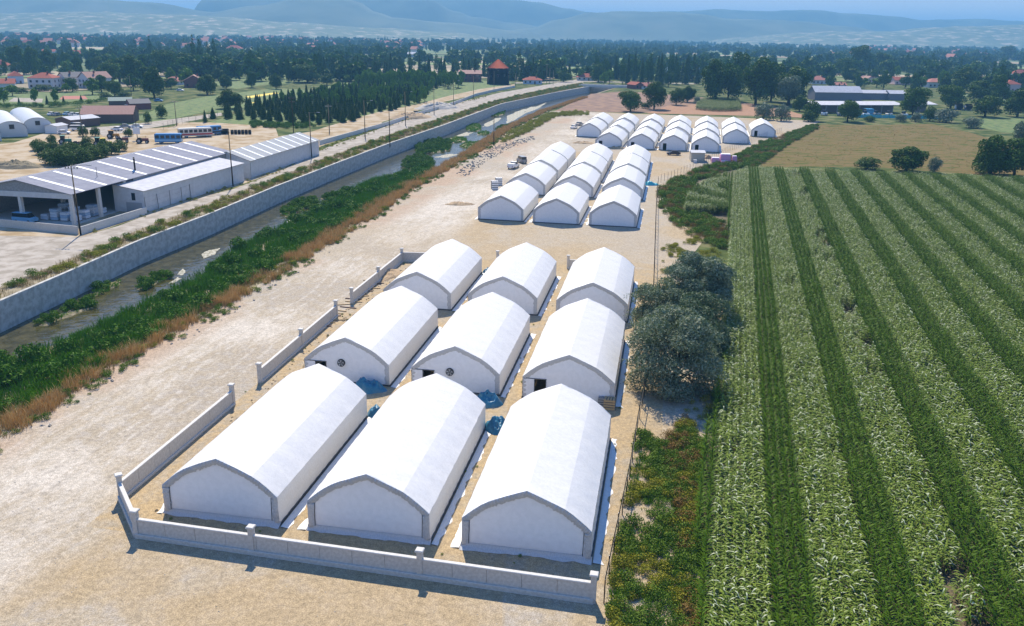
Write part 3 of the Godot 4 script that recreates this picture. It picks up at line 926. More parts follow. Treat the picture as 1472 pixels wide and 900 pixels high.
# large grey-green willow shrubs close to the camera, leaf by leaf
func near_tree(where: Vector3, h: float, w: float, count: int, label: String, sd: int, ca: Color, cb: Color) -> void:
	rng.seed = sd
	var o := thing("willow_tree", label, "tree", where, 0.0, "grey green willows beside the maize")
	var lobes := []
	for k in 34:
		var t := TAU * k / 34.0 * 3.0 + rng.randf()
		var y := rng.randf_range(0.06, 0.9)
		var q := w * 0.36 * sqrt(maxf(0.05, 1.0 - pow((y - 0.42) / 0.56, 2.0))) * rng.randf_range(0.7, 1.15)
		lobes.append([Vector3(cos(t) * q, y * h, sin(t) * q), Vector3(w * 0.17, h * 0.12, w * 0.17) * rng.randf_range(0.75, 1.3)])
	lobes.append([Vector3(0, h * 0.5, 0), Vector3(w * 0.28, h * 0.3, w * 0.28)])
	var mb := MB.new()
	leaves(mb, lobes, count, 0.17, ca, cb, 0.3, 0.35)
	# loose sprays that break the outline
	for l in lobes:
		for k in 10:
			var d := rdir()
			d.y = absf(d.y) * 0.8
			var p: Vector3 = l[0] + d * l[1]
			for i in 14:
				var q := p + d * (0.08 * i) + rdir() * 0.12 - Vector3.UP * 0.004 * i * i
				var a := (d + rdir() * 0.8 - Vector3.UP * 0.4).normalized() * 0.15
				var b := a.cross(rdir()).normalized() * 0.045
				mb.col = mixc(ca, cb, rng.randf())
				mb.tri(q, q + a * 0.5 + b, q + a)
				mb.tri(q, q + a, q + a * 0.5 - b)
	mi("crown", mb.mesh(), M.leaf_grey, o)
	mb = MB.new()
	mb.tube([Vector3.ZERO, Vector3(0.1, h * 0.25, 0.1), Vector3(-0.1, h * 0.5, 0)], [0.3, 0.22, 0.12], 8)
	for l in lobes:
		var s := Vector3(0, h * rng.randf_range(0.1, 0.35), 0)
		mb.tube([s, s.lerp(l[0], 0.5) + rdir() * 0.2, l[0]], [0.12, 0.07, 0.03], 4)
	mi("trunk", mb.mesh(), M.bark, o)

func clump(n: int, h: float, spread: float, wide: float, lean: float, ca: Color, cb: Color) -> ArrayMesh:
	var mb := MB.new()
	for i in n:
		var t := rng.randf() * TAU
		var r := spread * sqrt(rng.randf())
		var p := Vector3(cos(t) * r, 0, sin(t) * r)
		var d := Vector3(cos(t + rng.randf_range(-1, 1)), 0, sin(t + rng.randf_range(-1, 1))) * lean * rng.randf()
		var hh := h * rng.randf_range(0.55, 1.1)
		var s := Vector3(-sin(t), 0, cos(t)).rotated(Vector3.UP, rng.randf() * 2.0) * wide
		mb.col = mixc(ca, cb, rng.randf())
		var m1 := p + d * 0.4 * hh + Vector3.UP * hh * 0.6
		mb.tri(p - s, m1 + s * 0.7, p + s)
		mb.tri(p - s, m1 - s * 0.7, m1 + s * 0.7)
		mb.tri(m1 - s * 0.7, p + d * hh + Vector3.UP * hh * (1.0 - lean * 0.3), m1 + s * 0.7)
	return mb.mesh()

func dome(n: int, size: float, ca: Color, cb: Color, flat := 0.7) -> ArrayMesh:
	var mb := MB.new()
	leaves(mb, [[Vector3(0, 0.3, 0), Vector3(0.5, 0.5 * flat, 0.5)], [Vector3(0.25, 0.25, 0.1), Vector3(0.35, 0.3, 0.35)], [Vector3(-0.2, 0.3, -0.2), Vector3(0.35, 0.35, 0.35)]], n, size, ca, cb, 0.6)
	return mb.mesh()

# scatter copies of a mesh over an outline; dens per square metre
func scatter(called: String, label: String, poly: PackedVector2Array, dens: float, mesh: Mesh, m: Material, smin: float, smax: float, bank: bool, off := 0.0, lim := -9.0) -> void:
	var lo := poly[0]; var hi := poly[0]
	for p in poly:
		lo = lo.min(p); hi = hi.max(p)
	var tf: Array[Transform3D] = []
	var count := int((hi.x - lo.x) * (hi.y - lo.y) * dens)
	for i in count:
		var q := Vector2(rng.randf_range(lo.x, hi.x), rng.randf_range(lo.y, hi.y))
		if not Geometry2D.is_point_in_polygon(q, poly): continue
		if lim > -5.0 and fnoise.get_noise_2d(q.x * 1.1 + off, q.y * 1.1) <= lim: continue
		var s := rng.randf_range(smin, smax)
		var y: float = bank_y(q) if bank else 0.0
		var b := Basis(Vector3.UP, rng.randf() * TAU).scaled(Vector3(s, s * rng.randf_range(0.75, 1.25), s))
		tf.append(Transform3D(b, Vector3(q.x, y, q.y)))
	multi(called, label, tf, mesh, m)

func multi(called: String, label: String, tf: Array[Transform3D], mesh: Mesh, m: Material) -> void:
	if tf.is_empty(): return
	var mm := MultiMesh.new()
	mm.transform_format = MultiMesh.TRANSFORM_3D
	mm.mesh = mesh
	mm.instance_count = tf.size()
	for i in tf.size(): mm.set_instance_transform(i, tf[i])
	var o := MultiMeshInstance3D.new()
	o.multimesh = mm
	o.material_override = m
	o.name = numbered(called)
	add_child(o)
	tag(o, label, "", "", "stuff")

func bank_y(q: Vector2) -> float:
	return bed_y(q.x, -q.y) - 0.05

func corn_plant(kind: int, sd: int) -> ArrayMesh:
	rng.seed = sd
	var mb := MB.new()
	var h := 2.1 if kind == 0 else 2.25
	var ca := Color(0.05, 0.10, 0.005) if kind == 0 else Color(0.04, 0.10, 0.008)
	var cb := Color(0.19, 0.255, 0.03) if kind == 0 else Color(0.10, 0.18, 0.01)
	mb.col = ca
	mb.tube([Vector3.ZERO, Vector3(0, h * 0.9, 0)], [0.018, 0.008], 3, false)
	var nl := 11 if kind == 0 else 10
	var turn := rng.randf() * TAU
	for k in nl:
		var y0 := h * (0.22 + 0.72 * k / (nl - 1.0))
		var t := turn + (PI if k % 2 else 0.0) + rng.randf_range(-0.7, 0.7)
		var d := Vector3(cos(t), 0, sin(t))
		var ln := (0.8 if kind == 0 else 0.72) * rng.randf_range(0.75, 1.15) * (1.0 if k < nl - 3 else 0.75)
		var up := (0.5 if kind == 0 else 0.8) * rng.randf_range(0.8, 1.2)
		var dr := (0.75 if kind == 0 else 0.35) * rng.randf_range(0.8, 1.3)
		var wd := (0.05 if kind == 0 else 0.046)
		mb.col = mixc(ca, cb, rng.randf())
		if kind == 0 and rng.randf() < 0.16: mb.col = Color(0.40, 0.44, 0.27)  # a few pale leaves: sun glints put into leaf colour, also whitish undersides
		var s := Vector3(-d.z, 0, d.x) * wd
		var prev := Vector3(0, y0, 0)
		var pw := 0.5
		for i in range(1, 5):
			var q := i / 4.0
			var p := Vector3(0, y0, 0) + d * ln * q * (1.0 - 0.12 * q) + Vector3.UP * (ln * up * q - ln * dr * q * q)
			var w := 1.0 - pow(q, 2.2)
			if i < 4:
				mb.tri(prev - s * pw, p + s * w, prev + s * pw)
				mb.tri(prev - s * pw, p - s * w, p + s * w)
			else:
				mb.tri(prev - s * pw, p, prev + s * pw)
			prev = p
			pw = w
	if kind == 1:
		mb.col = Color(0.16, 0.17, 0.05)
		for k in 5:
			var t := TAU * k / 5.0
			mb.tri(Vector3(0, h * 0.9, 0.01), Vector3(cos(t) * 0.1, h * 1.08, sin(t) * 0.1), Vector3(0.01, h * 0.9, 0))
	return mb.mesh()

func corn() -> void:
	var poly := pv([11.53, -42.26, 14.03, -56.98, 16.93, -68.57, 24.47, -93.57, 31.87, -123.69, 39.03, -151.84, 43.26, -172.19, 55.78, -225.95, 64.78, -240.54, 139.29, -227.55]) + pv([150, -225, 62, -48, 46, -30, 20, -36])
	var patch := pv([35.5, -177.35, 40.38, -198.49, 48.1, -216.18, 56.63, -229.6, 42.93, -170.77, 36.71, -164.91])
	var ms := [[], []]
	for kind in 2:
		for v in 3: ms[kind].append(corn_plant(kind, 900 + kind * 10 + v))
	var tf := [[], [], [], [], [], []]
	rng.seed = 31
	var a := deg_to_rad(13.95)
	var dir := Vector2(sin(a), -cos(a))
	var right := Vector2(cos(a), sin(a))
	var base := Vector2(27.2, -81.4) - right * 1.3      # a dark strip starts here
	var row := -34
	while row < 150:
		var r10 := posmod(row, 10)
		var kind := 1 if r10 < 4 else 0
		var off := row * 0.664
		var s := -60.0
		while s < 185.0:
			s += rng.randf_range(0.24, 0.36)
			var q := base + right * (off + rng.randf_range(-0.05, 0.05)) + dir * s
			if not Geometry2D.is_point_in_polygon(q, poly): continue
			# thin and bare places in the pale strips
			var gap := fnoise.get_noise_2d(q.x * 1.6 + 300.0, q.y * 1.1)
			if kind == 0 and gap > 0.66: continue
			if row in [17, 18, 19] and fnoise.get_noise_2d(q.x * 1.2, q.y * 0.8 + 77.0) > 0.34: continue
			var sc := rng.randf_range(0.86, 1.12) * (1.0 + 0.1 * gap)
			tf[kind * 3 + rng.randi() % 3].append(Transform3D(Basis(Vector3.UP, rng.randf() * TAU).scaled(Vector3(sc, sc, sc)), Vector3(q.x, 0.03, q.y)))
		row += 1
	# the curved headland rows at the far left corner
	for i in 14000:
		var q := Vector2(rng.randf_range(34, 62), rng.randf_range(-240, -180))
		var ring := (q - Vector2(62, -205)).length()
		ring = round(ring / 0.9) * 0.9
		q = Vector2(62, -205) + (q - Vector2(62, -205)).normalized() * ring
		if not Geometry2D.is_point_in_polygon(q, patch): continue
		var sc := rng.randf_range(0.86, 1.12)
		tf[(0 if int(ring / 4.5) % 2 else 3) + rng.randi() % 3].append(Transform3D(Basis(Vector3.UP, rng.randf() * TAU).scaled(Vector3(sc, sc, sc)), Vector3(q.x, 0.03, q.y)))
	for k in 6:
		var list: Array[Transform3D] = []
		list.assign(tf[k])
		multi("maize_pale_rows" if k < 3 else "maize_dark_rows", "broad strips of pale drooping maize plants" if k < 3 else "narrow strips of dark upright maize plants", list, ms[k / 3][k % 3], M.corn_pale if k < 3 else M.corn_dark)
	# small maize patch behind the farthest tents
	var small := pv([92.16, -451.66, 104.36, -505.38, 114.59, -523.66, 128.62, -510.51, 114.62, -447.63, 100.46, -440.97])
	var list2: Array[Transform3D] = []
	for i in 16000:
		var q := Vector2(rng.randf_range(80, 140), rng.randf_range(-520, -410))
		q.x = round(q.x / 1.6) * 1.6
		if Geometry2D.is_point_in_polygon(q, small): list2.append(Transform3D(Basis(Vector3.UP, rng.randf() * TAU).scaled(Vector3(1.3, 1.15, 1.3)), Vector3(q.x, 0.03, q.y)))
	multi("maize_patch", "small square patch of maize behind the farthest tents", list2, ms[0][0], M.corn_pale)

func ground_plants() -> void:
	rng.seed = 41
	var green := clump(26, 1.5, 0.5, 0.03, 0.5, Color(0.045, 0.12, 0.008), Color(0.12, 0.25, 0.022))
	var green2 := dome(420, 0.06, Color(0.035, 0.095, 0.008), Color(0.10, 0.21, 0.022))
	var green3 := clump(30, 1.0, 0.55, 0.035, 0.8, Color(0.07, 0.17, 0.01), Color(0.17, 0.31, 0.03))
	var straw := clump(30, 1.5, 0.55, 0.022, 0.5, Color(0.40, 0.245, 0.085), Color(0.66, 0.46, 0.20))
	var straw2 := clump(22, 0.8, 0.5, 0.018, 0.7, Color(0.24, 0.17, 0.06), Color(0.36, 0.28, 0.12))
	var weed := dome(260, 0.06, Color(0.06, 0.12, 0.016), Color(0.17, 0.26, 0.045))
	var weed2 := dome(240, 0.06, Color(0.17, 0.18, 0.025), Color(0.34, 0.32, 0.05))
	var weed3 := dome(220, 0.055, Color(0.15, 0.09, 0.035), Color(0.28, 0.18, 0.08))
	# reeds and herbs on the river bench
	scatter("river_reeds", "dense green reeds along the river", reed_poly, 1.3, green, M.grass, 0.7, 1.35, true)
	scatter("river_grass", "bright green grass along the river", reed_poly, 1.1, green3, M.grass, 0.7, 1.3, true, 50.0, -0.05)
	scatter("river_bushes", "dark green leafy growth along the river", reed_poly, 0.3, green2, M.grass, 1.2, 3.2, true, 300.0, 0.0)
	for p in islands:
		scatter("river_island_grass", "green grassy islet in the river", p, 2.2, green3, M.grass, 0.35, 0.75, true)
	for p in [islands[0], islands[1], islands[7], islands[9], islands[10], islands[11], islands[12], islands[13], islands[14]]:
		scatter("river_islet_bushes", "leafy growth on a river islet", p, 0.5, green2, M.grass, 0.9, 2.0, true)
	# dry grass along the rim of the bank
	var rim := PackedVector2Array(); var rim2 := PackedVector2Array()
	for i in RZ.size() - 3: rim.append(Vector2(RX[i + 1] - 0.9 if i > 0 else RX[i + 1] - 0.9, -RZ[i + 1]))
	for i in range(RZ.size() - 4, -1, -1): rim.append(Vector2(RX[i + 1] - 6.8, -RZ[i + 1]))
	scatter("dry_grass", "tall orange dry grass along the river bank", rim, 3.0, straw, M.dry, 0.5, 1.2, true, 10.0, -0.15)
	scatter("dry_grass", "low olive grass along the river bank", rim, 1.6, straw2, M.dry, 0.6, 1.2, true, 710.0, -0.3)
	scatter("bank_weeds", "olive herbs among the dry grass of the river bank", rim, 0.5, weed2, M.grass, 0.5, 1.3, true, 810.0, 0.1)
	for i in RZ.size() - 4: rim2.append(Vector2(RX[i + 1] + 0.7, -RZ[i + 1]))
	for i in range(RZ.size() - 5, -1, -1): rim2.append(Vector2(RX[i + 1] - 2.0, -RZ[i + 1]))
	scatter("bank_weeds", "low grey green weeds at the edge of the track", rim2, 1.5, weed, M.grass, 0.35, 0.95, false, 90.0, 0.05)
	# weeds on top of the river wall
	var verge := pv([-70.61, -103.98, -70.09, -112.4, -68.3, -128.09, -66.2, -148.83, -61.95, -172.57, -57.23, -208.42, -51.18, -245.46, -42.41, -295.57, -28.72, -361.27, -7.74, -472.01, 26.61, -577.68, 48.12, -636.63, 50.37, -681.9, 23.12, -606, -8.26, -502.23, -30.86, -388.49, -45.27, -315.97, -54.33, -261.1, -59.93, -218.7, -65.4, -182.74, -69.39, -156.49, -71.57, -134.72, -73.24, -117.95, -73.75, -109.07])
	scatter("verge_grass", "dry brown grass on top of the river wall", verge, 1.0, straw2, M.dry, 0.7, 1.3, false)
	scatter("verge_weeds", "olive weeds on top of the river wall", verge, 0.5, weed2, M.grass, 0.7, 1.6, false, 170.0, 0.0)
	scatter("verge_weeds", "green weeds on top of the river wall", verge, 0.25, weed, M.grass, 0.8, 2.0, false, 240.0, 0.05)
	var strip := pv([-76.79, -152.48, -73.17, -168.9, -68.39, -191.55, -65.32, -201.79, -61.68, -225.34, -59.01, -273.46, -49.24, -344.34, -34.89, -439.74, -16.63, -516.97, -17.4, -540.64, -36.24, -456.89, -51.11, -357.66, -62.54, -281.72, -63.89, -232.33, -68.09, -205.39, -70.74, -198.47, -75.66, -173.6, -78.39, -156.41])
	scatter("roadside_weeds", "sparse dry weeds along the roadside wall", strip, 0.35, weed2, M.grass, 0.35, 0.9, false, 60.0, -0.1)
	# wild verge between wire fence and maize
	var wild := pv([6.33, -44.99, 7.75, -54.07, 9.51, -61.95, 11.22, -69.88, 12.41, -74.91, 14.59, -72.07, 17.34, -78.23, 17.96, -72.19, 14.88, -59.98, 12.27, -45.14])
	scatter("wild_verge_weeds", "green weeds between wire fence and maize", wild, 3.4, weed, M.grass, 0.5, 1.3, false, 20.0, -0.22)
	scatter("wild_verge_weeds", "yellow green weeds between wire fence and maize", wild, 3.0, weed2, M.grass, 0.5, 1.2, false, 120.0, -0.05)
	scatter("wild_verge_weeds", "rusty brown dead weeds beside the maize", pv([13.94, -72.04, 17.34, -78.23, 18.08, -72.19, 14.99, -59.99, 12.45, -45.14, 10.87, -45.1, 13.22, -59.93]), 5.0, weed3, M.grass, 0.5, 1.2, false, 220.0, -0.2)
	scatter("wild_verge_grass", "fine green grass between wire fence and maize", wild, 2.0, green3, M.grass, 0.3, 0.7, false, 420.0, -0.1)
	var wild2 := pv([31.82, -186.22, 34.78, -208.22, 39.61, -222.02, 50.74, -242.02, 64.32, -262.8, 85.47, -306.58, 108.05, -345.07, 129.32, -380.71, 127.81, -368.99, 94.42, -303.82, 72.77, -255.1, 61.03, -244.4, 46.93, -222.73, 39.07, -195, 42.54, -166.01, 37.95, -148.65, 33.83, -156.44, 32.05, -168.42])
	scatter("hedge_weeds", "dense green weeds beside the fence posts", wild2, 1.1, weed, M.grass, 0.9, 2.0, false, 20.0, -0.1)
	scatter("hedge_weeds", "rusty dry weeds beside the fence posts", wild2, 1.5, straw2, M.dry, 0.7, 1.4, false, 500.0, -0.2)
	scatter("hedge_weeds", "brownish weeds beside the fence posts", wild2, 0.4, weed3, M.grass, 0.7, 1.6, false, 640.0, 0.05)
	var under := pv([26.01, -147.85, 34.4, -159.35, 36.05, -143.56, 30.25, -115.57, 24.2, -93.76, 18.77, -75.15, 17.34, -78.23, 20.57, -89.32, 21.14, -103.36, 20.32, -118.35])
	scatter("tree_foot_weeds", "dry weeds at the foot of the willows", under, 1.2, weed2, M.grass, 0.5, 1.2, false, 33.0, 0.0)
	var edge2 := pv([2.72, -355.1, 16.13, -414.12, 30.13, -427.95, 36.34, -421.48, 33.78, -410.07, 18.79, -400.47, 8.2, -347.95, -0.01, -311.48, -4.75, -298.63, -1.38, -333.93])
	scatter("bank_weeds", "olive weeds between the track and the ploughed field", edge2, 0.5, weed2, M.grass, 0.9, 2.2, false)
	# ragged tufts in the stubble field
	scatter("stubble_tufts", "straw tufts in the mown field", pv([74.62, -258.13, 91.99, -299.68, 132, -375.3, 183.03, -386.23, 178.22, -325.01, 138.59, -246.13, 105.92, -258.75]), 0.10, straw2, M.dry, 0.3, 0.6, false)
	scatter("yard_tufts", "tiny green tufts in the yard between the tents", pv([-28.59, -58.46, -28.54, -81.55, -16.52, -144.98, 15.71, -105.81, 6.31, -51.51]), 0.08, weed, M.grass, 0.15, 0.4, false)
	scatter("park_hedge", "clipped hedge along the playground edge", pv([-240.04, -399.65, -217.13, -404.12, -207.87, -417.91, -206.68, -444.29, -210.58, -452.87, -212.51, -427.46, -221.82, -413.07, -245.16, -408.4]), 0.16, weed, M.grass, 2.0, 3.0, false)
	# low rows of seedlings before the nursery
	scatter("seedling_rows", "rows of small green seedlings before the nursery trees", pv([-100.78, -333.8, -82.3, -334.11, -76.98, -340.04, -78.67, -347.72, -93.92, -348.02, -106.01, -351.6]), 0.25, green2, M.grass, 1.4, 2.2, false)

func stones() -> void:
	rng.seed = 61
	var mb := MB.new()
	var pts := []
	for k in 12: pts.append(Vector3(cos(k * 2.4) * 0.5, 0.35 * sin(k * 1.7), sin(k * 2.4) * 0.5) * rng.randf_range(0.7, 1.1))
	for k in 10: mb.tri(pts[k], pts[k + 1], Vector3(0, 0.35 + 0.1 * sin(k), 0)); 
	for k in 10: mb.tri(pts[k], pts[(k + 4) % 12], pts[(k + 7) % 12])
	var st := mb.mesh()
	var yard := pv([-31.9, -45.38, -44.39, -67.31, -42.63, -85.05, -37.36, -108.28, -30.95, -145.02, -25.21, -172.71, 19.04, -163.02, 26.44, -158.78, 15.55, -98.02, 9.78, -64.21, 6.49, -48.44, 3.17, -46.24])
	scatter("pebbles", "pale pebbles strewn over the sandy yard", yard, 0.9, st, M.stone, 0.04, 0.14, false)
	scatter("rubble", "grey rubble heaped along the edge of the track", pv([-15.62, -230.12, -10.71, -269.48, -4.68, -294.77, 6.39, -323.33, 7.45, -312.5, -1.1, -285.98, -8.07, -254.55, -12.83, -223.45]), 1.1, st, M.stone, 0.15, 0.75, false)
	scatter("rubble", "clods of earth between the left wall and the tents", pv([-28.08, -59.19, -26.9, -78.51, -22.54, -112.74, -17.85, -136.37, -15.4, -134.75, -20.13, -109.78, -25.3, -76.61, -27, -59.22]), 1.2, st, M.clod, 0.08, 0.35, false)
	scatter("rubble", "clods of earth along the bank edge", pv([-44.76, -67.94, -43.32, -86.59, -37.83, -109.76, -31.25, -146.52, -30.48, -145.05, -37, -108.3, -42.19, -85.07, -44.11, -66.8]), 0.5, st, M.stone, 0.1, 0.5, false)
	# gravel bars and scum on the water
	var bars := [pv([-7.02, -432.71, 1.63, -482.69, 11.78, -513.14, 21.09, -547.13, 17.88, -514.37, 5.19, -457.83, -3.34, -406.01, -5.91, -405.6]), pv([-15.86, -397.71, -9.74, -432.24, -5.41, -440.38, -8.28, -411.72, -12.34, -386.23]), pv([-1.61, -384.97, 6.69, -435.06, 12.45, -459.14, 10.67, -428.54, 2.96, -382.79, -1.18, -360.61]), pv([-27.85, -290.55, -21.67, -301.85, -18.57, -298.62, -22.97, -287.76]), pv([-25.44, -347.3, -21.11, -368.14, -17.04, -368.74, -19.68, -352.96]), pv([-10.54, -331.11, -6.06, -345.25, -4.75, -331.88, -8.5, -314.85]),
		pv([-50.3, -185.63, -47.56, -193.47, -45.96, -192.02, -47, -185.88, -48.63, -181.44]), pv([-51.53, -198, -49.49, -206.8, -48.12, -210.57, -47.88, -203.4, -49.56, -196.52]), pv([-58.35, -155.17, -57.9, -159.54, -55.92, -160.79, -55.19, -155.38, -56.32, -151.19]), pv([-57.19, -140.77, -57.67, -145.29, -56.63, -144.42, -55.8, -140.86]), pv([-56.65, -135.69, -56.41, -139.94, -55.41, -139.14, -55.75, -135.74]), pv([-36.66, -253.69, -31.54, -262.37, -29.15, -259.85, -31.68, -246.52])]
	for p in bars:
		var rows := []
		var c := Vector2.ZERO
		for q in p: c += q
		c /= p.size()
		mb = MB.new()
		var ring := []
		for i in p.size():
			for k in 4:
				var q: Vector2 = p[i].lerp(p[(i + 1) % p.size()], k / 4.0)
				ring.append(q + (q - c) * 0.25 * fnoise.get_noise_2d(q.x * 6.0, q.y * 6.0))
		for s in [1.0, 0.8, 0.45, 0.05]:
			var row := []
			for i in ring.size() + 1:
				var q: Vector2 = c + (ring[i % ring.size()] - c) * s
				row.append(Vector3(q.x, -4.03 + 0.16 * (1.0 - s) + 0.04 * fnoise.get_noise_2d(q.x * 9.0, q.y * 9.0), q.y))
			rows.append(row)
		mb.grid(rows)
		struct("gravel_bar", mb.mesh(), M.foam, "pale gravel bar in the shallow river")

